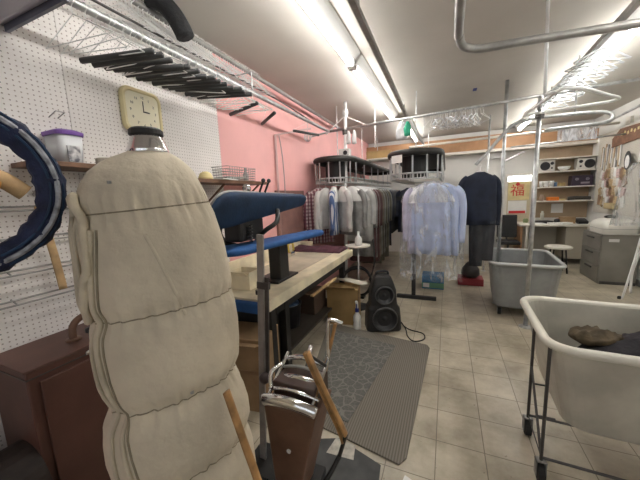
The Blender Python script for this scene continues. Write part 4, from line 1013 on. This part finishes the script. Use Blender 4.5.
# pale blue shirts under clear film, hung from the right loop
sb = mat('shirt_pale_blue', (.43, .50, .70), .7, 0, .18, 7); sl = mat('shirt_lilac', (.46, .45, .58), .7, 0, .2, 7); sb2 = stripes('shirt_blue_stripe', (.52, .58, .74), (.38, .46, .68), .012, 0, .8)
for (x, y, rzz, m, lb, sd) in ((-.27, 4.06, .45, sl, 'lilac shirt at the left under the clear film', 1), (-.15, 3.98, -.05, sb, 'pale blue shirt in the middle under the clear film', 4), (-.03, 4.06, -.5, sb2, 'fine blue striped shirt at the right under the clear film', 7)):
    g = make_garment('wrapped_shirt', lb, 'shirt', m, .90, sd, None, hw=.215, th=.06, slL=.66, wave=.034)
    g.location = (x, y, 1.84); g.rotation_euler = (0, 0, rzz)
t = thing('plastic_cover', 'clear crinkled plastic film over the pale blue shirts', 'cover', (-.16, 4.02, .5))
rings = []
for z, w_, d in ((1.78, .06, .05), (1.74, .14, .09), (1.68, .26, .13), (1.60, 0.347, .15), (1.3, 0.369, .16), (1.0, 0.383, .165), (.75, 0.387, .16), (.60, 0.392, .15), (.52, 0.396, .14)):
    rings.append([V((-.18+w_*cos(a)+.012*sin(a*7+z*9), 4.02+d*sin(a)+.016*sin(a*11+z*6), z+(.02*sin(a*6) if z < .6 else 0))) for a in [2*pi*j/72 for j in range(72)]])
obj('film', loft(NM(), rings, False, False), plastic, t, smooth=True)
rings = []
for z, w_, d in ((1.79, .07, .06), (1.75, .145, .095), (1.69, .265, .135), (1.61, .352, .138), (1.52, .368, .15)):
    rings.append([V((-.18+w_*cos(a)+.012*sin(a*7+z*9), 4.02+d*sin(a)+.016*sin(a*11+z*6), z)) for a in [2*pi*j/72 for j in range(72)]])
obj('shoulder_film', loft(NM(), rings, False, False), film('frosted_film', (.86, .87, .88), .5, 7), t, smooth=True)

# navy suit
navy = mat('navy_wool', (.010, .016, .036), .8, 0, .3, 10); navyl = mat('navy_lining', (.014, .045, .11), .6, 0, .2, 10)
t = make_garment('suit_jacket', 'navy suit jacket hanging from the bent rail beside wrapped shirts', 'jacket', navy, .66, 2.0, None, hw=.20, th=.085, slL=.60, wave=.01)
t.location = (.38, 4.25, 1.96); t.rotation_euler = (0, 0, R(14))
obj('side_panel', RB((.37+.18, 4.13-.035, 1.51), (.05, .13, .60), rz=R(14)), navyl, None) if False else None
bm = NM(); tube(bm, smoothpts([(.18, -.03, -.20), (.215, -.05, -.40), (.22, -.05, -.62), (.215, -.045, -.76)], 4), .05, seg=10); obj('front_flap', bm, navyl, t, smooth=True)
for z, x in ((-.42, .03), (-.22, .16)): obj('button', L((x, -.092, z), [(.002, -.005), (.011, -.004), (.011, .004), (.002, .005)], seg=10, axis='y'), white_metal, t)
t = thing('suit_trousers', 'dark trousers hanging below the navy suit jacket', 'trousers', (.40, 4.17, 1.9))
for s in (-1, 1):
    rings = []
    for z, w_, d in ((1.40, .09, .05), (1.2, .092, .052), (1.0, .085, .05), (.82, .08, .045), (.70, .075, .04)):
        rings.append([V((.43+s*.06+w_*cos(a), 4.28+d*sin(a)+.008*sin(a*5), z+.04*s)) for a in [2*pi*j/20 for j in range(20)]])
    obj('trouser_leg', loft(NM(), rings), mat('trouser_dark', (.022, .022, .028), .75, 0, .4, 9), t, smooth=True)
obj('hanger', T([(.38, 4.27, 1.95), (.41, 4.28, 1.75), (.44, 4.28, 1.40)], .004), hangerwhite, t)
t = thing('film_wrap', 'clear plastic sleeve over the dark trousers', 'cover', (.46, 4.17, .6))
obj('film', loft(NM(), [[V((.47+w_*cos(a)+.008*sin(a*5), 4.28+.09*sin(a), z)) for a in [2*pi*j/36 for j in range(36)]] for z, w_ in ((1.26, .19), (1.0, .19), (.8, .15), (.66, .07))], False, False), film('trouser_film', (.7, .72, .75), .09, 9), t, smooth=True)

# rolling rail behind the shirts, with things on the floor
t = thing('rack_stand', 'black T-foot rack stand on floor under wrapped shirts', 'stand', (-.42, 4.62, 0))
obj('foot', B(-.70, -.11, 4.58, 4.65, 0, .055), blackm, t, bevel=.008)
obj('upright', B(-.475, -.415, 4.60, 4.64, .055, 1.60), blackm, t, bevel=.004)
obj('top_bar', B(-.70, -.11, 4.60, 4.64, 1.55, 1.60), blackm, t)
t = thing('small_carton', 'blue and green printed carton on floor under wrapped shirts', 'box', (-.18, 5.25, 0))
obj('carton', B(-.36, -.01, 5.18, 5.42, 0, .25), bluebox, t, bevel=.004)
obj('green_band', B(-.361, -.009, 5.178, 5.181, .02, .11), mat('band_green', (.12, .30, .20), .6), t)
obj('white_panel', B(-.34, -.24, 5.175, 5.178, .03, .10), paper, t)
obj('red_crate', B(.22, .62, 5.55, 5.85, 0, .12), mat('crate_red', (.30, .03, .04), .5), bevel=.006, label='low red crate on floor behind trousers beside grey cart', cat='crate')
obj('dark_bag', L((.42, 5.7, .122), [(.10, 0), (.15, .05), (.14, .15), (.08, .24), (.05, .27)], seg=16), mat('bag_dark', (.04, .035, .035), .6, bump=.6, bscale=12), smooth=True, label='dark bag on the red crate behind trousers', cat='bag')

# things hung on the crossing pipe
t = thing('plastic_bag', 'clear bag with green sheet hung from the crossing rail', 'bag', (-.62, 4.5, 2.45))
def hangbag(cx, cy, z0, z1, w_, m, nm, par):
    rings = []
    for k in range(7):
        f = k/6; z = z1+(z0-z1)*f; ww = w_*(.35+.65*sin(min(1, f*1.6)*pi/2))
        rings.append([V((cx+ww*cos(a)*(1+.12*sin(a*5+k)), cy+ww*.45*sin(a)*(1+.2*sin(a*4+k)), z+.012*sin(a*3+k))) for a in [2*pi*j/20 for j in range(20)]])
    return obj(nm, loft(NM(), rings), m, par, smooth=True)
hangbag(-.61, 4.48, 2.42, 2.66, .075, mat('bag_white', (.68, .69, .70), .35, 0, .3, 14), 'bag', t)
hangbag(-.53, 4.46, 2.46, 2.64, .05, green, 'green_sheet', t)
obj('hook', T([(-.60, 4.48, 2.65), (-.60, 4.5, 2.715)], .004), chrome, t)
for x, z, lb in ((-1.40, 2.44, 'white plastic bag hung from rail nearest the white post'), (-1.31, 2.43, 'white plastic bag hung second from the white post')):
    t = thing('plastic_bag', lb, 'bag', (x, 4.46, z)); hangbag(x, 4.46, z, 2.62, .035, mat('bag_milk', (.74, .73, .72), .4), 'bag', t); obj('hook', T([(x, 4.46, 2.61), (x, 4.5, 2.68)], .004), chrome, t)
t = thing('rag_chain', 'white twisted chain hanging from ceiling above the tan carton', 'chain', (-1.15, 5.0, 2.42))
bm = NM()
for k in range(16):
    z = 3.03-k*.038; e = V((.014, 0, 0)) if k % 2 else V((0, .014, 0))
    tube(bm, [V((-1.13, 5.1, z))+e*cos(a)+V((0, 0, .025*sin(a))) for a in [2*pi*j/8 for j in range(8)]], .004, seg=5, closed=True)
obj('links', bm, white_metal, t)
obj('ceiling_eye', T([(-1.13, 5.1, 3.03), (-1.13, 5.1, ZC)], .006), white_metal, t)
# thing hung on wire against pink wall
t = thing('wire_cage', 'small wire cage hung on thin cord before pink wall', 'cage', (-1.85, 3.9, 2.4))
bm = NM()
for k in range(6):
    a = k*pi/6; tube(bm, [V((-1.85+.05*cos(a)*sin(b), 3.95+.05*sin(a)*sin(b), 2.50+.06*cos(b))) for b in [2*pi*j/14 for j in range(14)]], .004, seg=4, closed=True)
obj('wires', bm, galv, t); obj('cord', T([(-1.85, 3.95, 2.56), (-1.84, 3.95, 2.74)], .003), galv, t)
t = thing('pipe_drop', 'pale vertical pipe fixed on pink wall behind the press levers', 'pipe', (-2.04, 3.35, 1.5))
obj('pipe', T([(-2.03, 3.35, 1.0), (-2.03, 3.35, 2.45), (-1.78, 3.9, 2.60)], .016), mat('pipe_pink', (.55, .36, .34), .5), t, smooth=True)
obj('cord', TS([(-1.99, 3.38, 2.45), (-1.97, 3.40, 2.2), (-1.98, 3.44, 1.9), (-1.97, 3.42, 1.5)], .007, 5), mat('cord_grey', (.35, .28, .27), .6), t, smooth=True)
obj('wall_panel', B(-2.058, -2.03, 3.3, 4.1, 1.0, 1.75), mat('panel_brown', (.25, .13, .11), .6, 0, .2, 6), label='brownish panel low on pink wall behind plaid shirts', cat='panel')

# ------------------------------------------------------------ back right corner: shelves, desk, cabinet
SH = [(2.28, 'white top shelf board on back wall carrying nothing'), (2.00, 'white shelf board carrying two stereo speakers'), (1.66, 'white shelf board carrying cups and black stereo'), (1.35, 'lowest white shelf board above the desk, carrying orange things')]
for z, lb in SH: obj('shelf_board', B(1.90, 2.895, 8.06, 8.375, z-.025, z), shelfw, label=lb, cat='shelf', bevel=.003)
for x in (1.93, 2.72):
    pass
def speaker(x, lb):
    t = thing('stereo_speaker', lb, 'speaker', (x, 8.2, 2.001))
    obj('cabinet', B(x-.15, x+.15, 8.10, 8.30, 2.001, 2.235), mat('speaker_silver', (.60, .58, .53), .45), t, bevel=.006)
    s = 1 if x > 2.3 else -1
    obj('woofer', L((x+(.055 if s > 0 else -.03), 8.10, 2.118), [(.02, -.004), (.085, -.012), (.092, -.006), (.092, .0)], seg=24, axis='y'), black, t)
    obj('tweeter', L((x-(.095*s), 8.10, 2.17), [(.01, -.004), (.032, -.010), (.034, .0)], seg=16, axis='y'), black, t)
    obj('port', L((x-(.095*s), 8.10, 2.07), [(.01, -.004), (.018, -.006), (.02, 0)], seg=12, axis='y'), black, t)
speaker(2.03, 'silver stereo speaker with black cone at left of upper shelf')
speaker(2.72, 'silver stereo speaker with black cone at right of upper shelf')
obj('bowl', L((2.36, 8.17, 2.001), [(.05, 0), (.10, .04), (.115, .09), (.105, .09), (.05, .02)], seg=22), paper, smooth=True, label='white bowl between the two stereo speakers', cat='bowl')
for i, (x, z, r, lb) in enumerate(((1.97, 1.661, .045, 'white cup at left end of the stereo shelf'), (2.06, 1.661, .05, 'white cup second from left on the stereo shelf'), (2.15, 1.661, .045, 'white cup with dark rim third on stereo shelf'))):
    t = thing('cup', lb, 'cup', (x, 8.15, z))
    obj('body', L((x, 8.15, z), [(r*.75, 0), (r, .10), (r, .13), (r*.9, .13), (r*.7, .02)], seg=18), paper, t, smooth=True)
    obj('handle', TS([(x+r*.9, 8.13, z+.10), (x+r*1.5, 8.12, z+.08), (x+r*.85, 8.13, z+.03)], .006, 3), paper, t)
t = thing('stereo_receiver', 'black stereo receiver on shelf beside white cups', 'stereo', (2.58, 8.2, 1.661))
obj('case', B(2.50, 2.86, 8.10, 8.33, 1.661, 1.88), mat('stereo_plum', (.035, .022, .04), .4), t, bevel=.006)
for k, x in enumerate((2.58, 2.76)): obj('knob', L((x, 8.10, 1.80), [(.03, -.02), (.03, 0)], seg=16, axis='y'), mat('knob_grey', (.18, .16, .19), .4), t)
obj('tape_slot', B(2.65, 2.80, 8.096, 8.101, 1.70, 1.74), mat('slot_grey', (.25, .23, .25), .4), t)
obj('toolkit_box', B(2.24, 2.39, 8.10, 8.25, 1.661, 1.74), mat('tan_box', (.35, .22, .10), .6, col2=(.5, .4, .15), scale=20), label='tan box beside the black stereo on shelf', cat='box')
obj('blue_tin', L((2.215, 8.10, 1.661), [(.03, 0), (.03, .09), (.025, .095)], seg=14), mat('tin_blue', (.06, .12, .22), .4), label='blue tin between cups and tan box', cat='tin')
obj('orange_spool_box', B(2.09, 2.30, 8.10, 8.24, 1.351, 1.43), orange, bevel=.01, label='bright orange packet on the lowest shelf', cat='packet')
obj('yellow_packet', B(2.31, 2.41, 8.09, 8.2, 1.351, 1.385), yellowp, label='yellow packet right of the orange packet', cat='packet')
obj('clear_jar', L((1.99, 8.15, 1.351), [(.04, 0), (.045, .08), (.03, .12), (.03, .14)], seg=14), mat('jar', (.42, .30, .22), .3), smooth=True, label='brown jar at left end of the lowest shelf', cat='jar')
obj('rolled_cloth', TS([(2.46, 8.15, 1.39), (2.58, 8.12, 1.40), (2.72, 8.13, 1.395), (2.85, 8.15, 1.39)], .038, 4, seg=12), mat('roll_dark', (.06, .055, .045), .8, bump=.5, bscale=20), smooth=True, label='dark rolled cloth at right end of the lowest shelf', cat='cloth')
obj('wall_notice', B(2.24, 2.46, 8.374, 8.379, 1.06, 1.27), paper, label='blank white notice sheet on wall below the lowest shelf', cat='paper')
obj('spray_can', L((2.02, 8.14, .861), [(.035, 0), (.035, .2), (.02, .23), (.02, .26)], seg=16), mat('can', (.62, .60, .52), .3, .2), smooth=True, label='pale can at back of the desk', cat='can')
t = thing('desk', 'plain desk with pale top under the shelves', 'desk', (2.1, 7.9, 0))
obj('desktop', B(1.50, 2.89, 7.62, 8.34, .82, .86), shelfw, t, bevel=.005)
obj('end_panel', B(1.53, 1.57, 7.68, 8.32, 0, .82), fascia, t)
obj('back_panel', B(1.57, 2.73, 8.30, 8.33, 0, .82), mat('desk_panel', (.55, .52, .44), .6), t)
obj('leg', B(1.62, 1.66, 7.64, 7.68, 0, .82), shelfw, t)
obj('drawer_unit', B(2.35, 2.72, 7.70, 8.28, .12, .82), mat('drawer_tan', (.42, .38, .30), .6), t)
obj('leg', B(2.69, 2.73, 7.64, 7.68, 0, .82), shelfw, t)
obj('brown_carton', RB((2.42, 7.95, .93), (.22, .2, .14), rz=.2), cardb, label='small brown carton on the desk', cat='box')
obj('black_tray', RB((2.0, 8.0, .885), (.32, .25, .05), rz=.1), black, label='black tray on the desk behind papers', cat='tray')
obj('telephone', RB((2.66, 7.9, .90), (.16, .2, .08), rx=.3), black, label='black telephone-like box at right end of the desk', cat='box')
for k, (x, y, rz, lb) in enumerate(((1.85, 7.78, .3, 'white paper pile at left of the desk'), (2.15, 7.75, -.2, 'white paper pile at front middle of the desk'), (2.32, 7.74, .5, 'white paper pile in front of small brown carton'))):
    obj('paper_pile', RB((x, y, .872+.004*k), (.24, .16, .02+.008*k), rz=rz), paper, label=lb, cat='paper')
for k, (x, y, m, lb) in enumerate(((2.22, 7.86, black, 'black stapler on the desk'), (2.30, 8.05, mat('mug_rose', (.4, .2, .17), .4), 'reddish pot on the desk'), (1.70, 8.1, mat('tub_green', (.25, .3, .15), .5), 'greenish tub at left end of the desk'))):
    obj(['stapler', 'pot', 'tub'][k], L((x, y, .861), [(.045, 0), (.055, .05), (.05, .09), (.03, .10)], seg=16), m, smooth=True, label=lb, cat=['stapler', 'pot', 'tub'][k])

# poster on the back door, board behind suits
t = thing('poster', 'yellow poster with red lucky character on back door', 'poster', (1.56, YB-.01, 1.1))
obj('sheet', B(1.37, 1.80, YB-.012, YB-.004, 1.38, 1.80), yellowp, t)
obj('lower_sheet', B(1.38, 1.76, YB-.012, YB-.004, 1.06, 1.36), paper, t)
obj('red_band', B(1.40, 1.74, YB-.016, YB-.0125, 1.06, 1.12), redp, t)
bm = NM(); text_mesh(bm, '\u798f', .30, Matrix.Translation((1.56, YB-.014, 1.59)) @ Euler((R(90), 0, 0)).to_matrix().to_4x4(), .002)
obj('red_character', bm, redp, t)
obj('red_ornament', RB((1.56, YB-.016, 1.755), (.07, .004, .07), ry=R(45)), redp, t)
t = thing('office_chair', 'black office chair beside the desk, under the poster', 'chair', (1.33, 7.75, 0))
obj('backrest', RB((1.30, 7.90, .80), (.40, .06, .52), rx=R(-6)), mat('chair_black', (.02, .02, .021), .7), t, bevel=.02)
obj('seat', B(1.09, 1.50, 7.42, 7.86, .43, .50), mat('chair_black2', (.02, .02, .021), .7), t, bevel=.02)
obj('gas_column', T([(1.30, 7.64, .07), (1.30, 7.64, .43)], .025), black, t, smooth=True)
obj('back_bracket', T([(1.30, 7.80, .45), (1.30, 7.90, .60)], .02), black, t)
for k in range(5):
    a = 2*pi*k/5; g = obj('base_arm', T([(1.30, 7.64, .08), (1.30+.22*cos(a), 7.64+.22*sin(a), .06)], .018), black, t)
    obj('castor', L((1.30+.22*cos(a), 7.64+.22*sin(a), .025), [(.012, -.025), (.02, 0), (.012, .025)], seg=10), black, g)
t = thing('round_stool', 'stool with round white seat beside the filing cabinet', 'stool', (2.02, 6.95, 0))
obj('seat', L((2.02, 6.95, .47), [(.20, 0), (.22, .012), (.22, .035), (.20, .045)], seg=28), shelfw, t)
for a in (45, 135, 225, 315): obj('leg', T([(2.02+.13*cos(R(a)), 6.95+.13*sin(R(a)), .47), (2.02+.18*cos(R(a)), 6.95+.18*sin(R(a)), 0)], .014), blackm, t, smooth=True)
bm = NM(); tube(bm, [(2.02+.155*cos(R(a)), 6.95+.155*sin(R(a)), .2) for a in range(0, 360, 30)], .009, seg=6, closed=True); obj('foot_ring', bm, blackm, t)

t = thing('filing_cabinet', 'grey metal filing cabinet with drawers facing left', 'cabinet', (2.56, 6.55, 0))
obj('body', B(2.38, 2.86, 6.22, 6.95, .0, .84), cabgrey, t, bevel=.006)
for z in (.05, .31, .57):
    d = obj('drawer', B(2.365, 2.38, 6.23, 6.92, z, z+.24), cabgrey, t, bevel=.004)
    obj('handle', B(2.345, 2.365, 6.45, 6.70, z+.18, z+.20), dksteel, d)
obj('plinth', B(2.40, 2.85, 6.215, 6.22, 0, .05), dksteel, t)
obj('name_label', B(2.47, 2.60, 6.216, 6.2195, .72, .77), paper, t)
t = thing('white_case', 'white rounded case on top of filing cabinet', 'case', (2.55, 6.5, .841))
obj('shell', loft(NM(), [rrect(2.62, 6.52, a*1.15, b, .1, z) for a, b, z in ((.19, .28, .845), (.20, .30, .87), (.20, .30, .96), (.185, .28, 1.03), (.14, .21, 1.07), (.06, .1, 1.085))]), mat('case_white', (.68, .66, .60), .35), t, smooth=True)
obj('base_tray', loft(NM(), [rrect(2.62, 6.50, .23, .31, .08, .841), rrect(2.62, 6.50, .235, .315, .08, .852)]), mat('tray_white', (.62, .60, .55), .4), t)
obj('lid_seam', loft(NM(), [rrect(2.62, 6.52, .233, .303, .1, .925), rrect(2.62, 6.52, .233, .303, .1, .932)]), greysteel, t)
obj('black_ring', TS([(2.66+.08*cos(a), 6.72+.05*sin(a), 1.095+.012*sin(a)) for a in [2*pi*k/16 for k in range(16)]], .012, 2, True), black, smooth=True, label='black ring of cable lying on the white case', cat='cable')
# white folding rack and film bag at the right edge
t = thing('plastic_sheet', 'milky plastic garment bag hanging at right edge above cabinet', 'bag', (2.45, 5.75, 1.0))
obj('film', loft(NM(), [[V((2.50+w_*cos(a)+.02*sin(a*5+z*4), 5.72+d*sin(a)+.02*sin(a*7+z*3), z) ) for a in [2*pi*j/40 for j in range(40)]] for z, w_, d in ((1.95, .03, .03), (1.85, .10, .06), (1.6, .17, .09), (1.3, .21, .10), (1.05, .23, .11))], True, False), film('milky_film', (.50, .51, .50), .40, 3), t, smooth=True)
obj('hanger', T([(2.50, 5.72, 1.94), (2.52, 5.72, 2.40), (2.6, 5.72, 2.84)], .005), white_metal, t)
t = thing('folding_stand', 'white folding tube stand at right edge before filing cabinet', 'stand', (2.6, 5.6, 0))
obj('tube_leg', TS([(2.35, 5.45, 0.0), (2.37, 5.43, .03), (2.45, 5.42, .60), (2.50, 5.42, .95), (2.60, 5.42, 1.0)], .013, 5), white_metal, t, smooth=True)
obj('tube_leg', TS([(2.62, 5.80, 0.0), (2.60, 5.76, .40), (2.60, 5.5, .9), (2.60, 5.42, 1.0)], .018, 5), white_metal, t, smooth=True)
obj('foot_cap', L((2.35, 5.45, 0), [(.026, 0), (.026, .03), (.018, .04)], seg=12), rubber, t)
obj('brace', T([(2.45, 5.42, .60), (2.60, 5.75, .45)], .01), white_metal, t)

# right wall hangings
random.seed(21)
GT = 'strips hung on the beige pegboard'
for k in range(18):
    y = 7.15+k*.04+random.uniform(-.01, .01); z1 = 2.36+random.uniform(-.05, .1); ln = random.uniform(.25, .5)
    m = [paper, mat('strip_tan', (.45, .33, .2), .7), mat('strip_beige', (.6, .53, .42), .7), mat('strip_grey', (.3, .29, .27), .6)][k % 4]
    o = obj('hanging_strip', RB((XR-.035, y, z1-ln/2), (.012, .036, ln), rx=random.uniform(-.12, .12)), m, label='narrow strip hanging high on the beige pegboard', cat='strip', group=GT)
GT2 = 'packets on the beige pegboard'
for k in range(36):
    y = 6.92+(k % 9)*.105+random.uniform(-.02, .02); z = 1.36+(k//9)*.165+random.uniform(-.03, .03)
    m = [paper, mat('pk_tan', (.50, .36, .20), .7, 0, .4, 30), mat('pk_rose', (.62, .45, .42), .7, 0, .3, 30), mat('pk_cream', (.68, .62, .52), .7, 0, .3, 30), mat('pk_brown', (.28, .17, .10), .7)][k*3 % 5]
    obj('hanging_packet', RB((XR-.035, y, z), (.022, .12+random.uniform(-.03, .04), .17+random.uniform(-.04, .04)), rx=random.uniform(-.5, .5)), m, label='small packet pinned on lower part of the beige pegboard', cat='packet', group=GT2, bevel=.004)
bb_ = obj('brown_board', loft(NM(), [[V((x, y, z)) for y, z in ((7.45, 2.34), (7.45, 2.50), (7.2, 2.64), (6.4, 2.62), (6.4, 2.40), (7.0, 2.36))] for x in (XR-.05, XR-.022)]), mat('board_brown', (.22, .11, .065), .6, 0, .3, 10), label='dark brown board with cream marks high on the right wall', cat='board')
for k in range(7): obj('cream_tag', RB((XR-.053, 7.12-k*.1, 2.53+.02*(k % 2)), (.004, .05, .045), rx=k*.6), yellowp, bb_)
obj('black_pouch', loft(NM(), [[V((XR-.03-.05*s, 6.78+.11*s*cos(a)*q, 2.05+.16*s*sin(a))) for a in [2*pi*j/18 for j in range(18)]] for s, q in ((1, 1), (.9, 1), (.6, 1))]), black, label='black pouch hanging on right wall', cat='pouch')
obj('white_pouch', loft(NM(), [[V((XR-.083-.03*(1-s), 6.78+.07*s*cos(a), 2.03+.11*s*sin(a))) for a in [2*pi*j/18 for j in range(18)]] for s in (1, .8)]), paper, label='white pouch hanging in front of the black pouch', cat='pouch')
obj('lilac_sheet', B(XR-.03, XR-.02, 6.2, 6.5, 1.75, 2.2), mat('lilac_paper', (.55, .56, .72), .7), label='lilac sheet on right wall at the edge', cat='paper')
obj('drawer_organiser', B(XR-.10, XR-.02, 7.05, 7.40, 1.20, 1.31), mat('organiser_tan', (.5, .4, .22), .6), bevel=.005, label='tan organiser box at bottom of the beige pegboard', cat='box')
for y, lb in ((6.15, 'beige switch box high on right wall nearer the camera'), (6.9, 'beige switch box high on right wall nearer the corner')):
    obj('switch_box', B(XR-.05, XR-.002, y, y+.16, 2.68, 2.80), shelfw, bevel=.006, label=lb, cat='switch box')
obj('bunched_paper', RB((1.05, YB-.06, 2.45), (.5, .05, .12)), paper, label='white paper strip under brown board on back wall', cat='paper')
obj('tape_scrap', B(.31, .36, 4.86, 4.98, ZC-.004, ZC-.001), mat('tape_blue', (.03, .05, .25), .6), label='tiny blue tape scrap stuck on the ceiling', cat='tape')
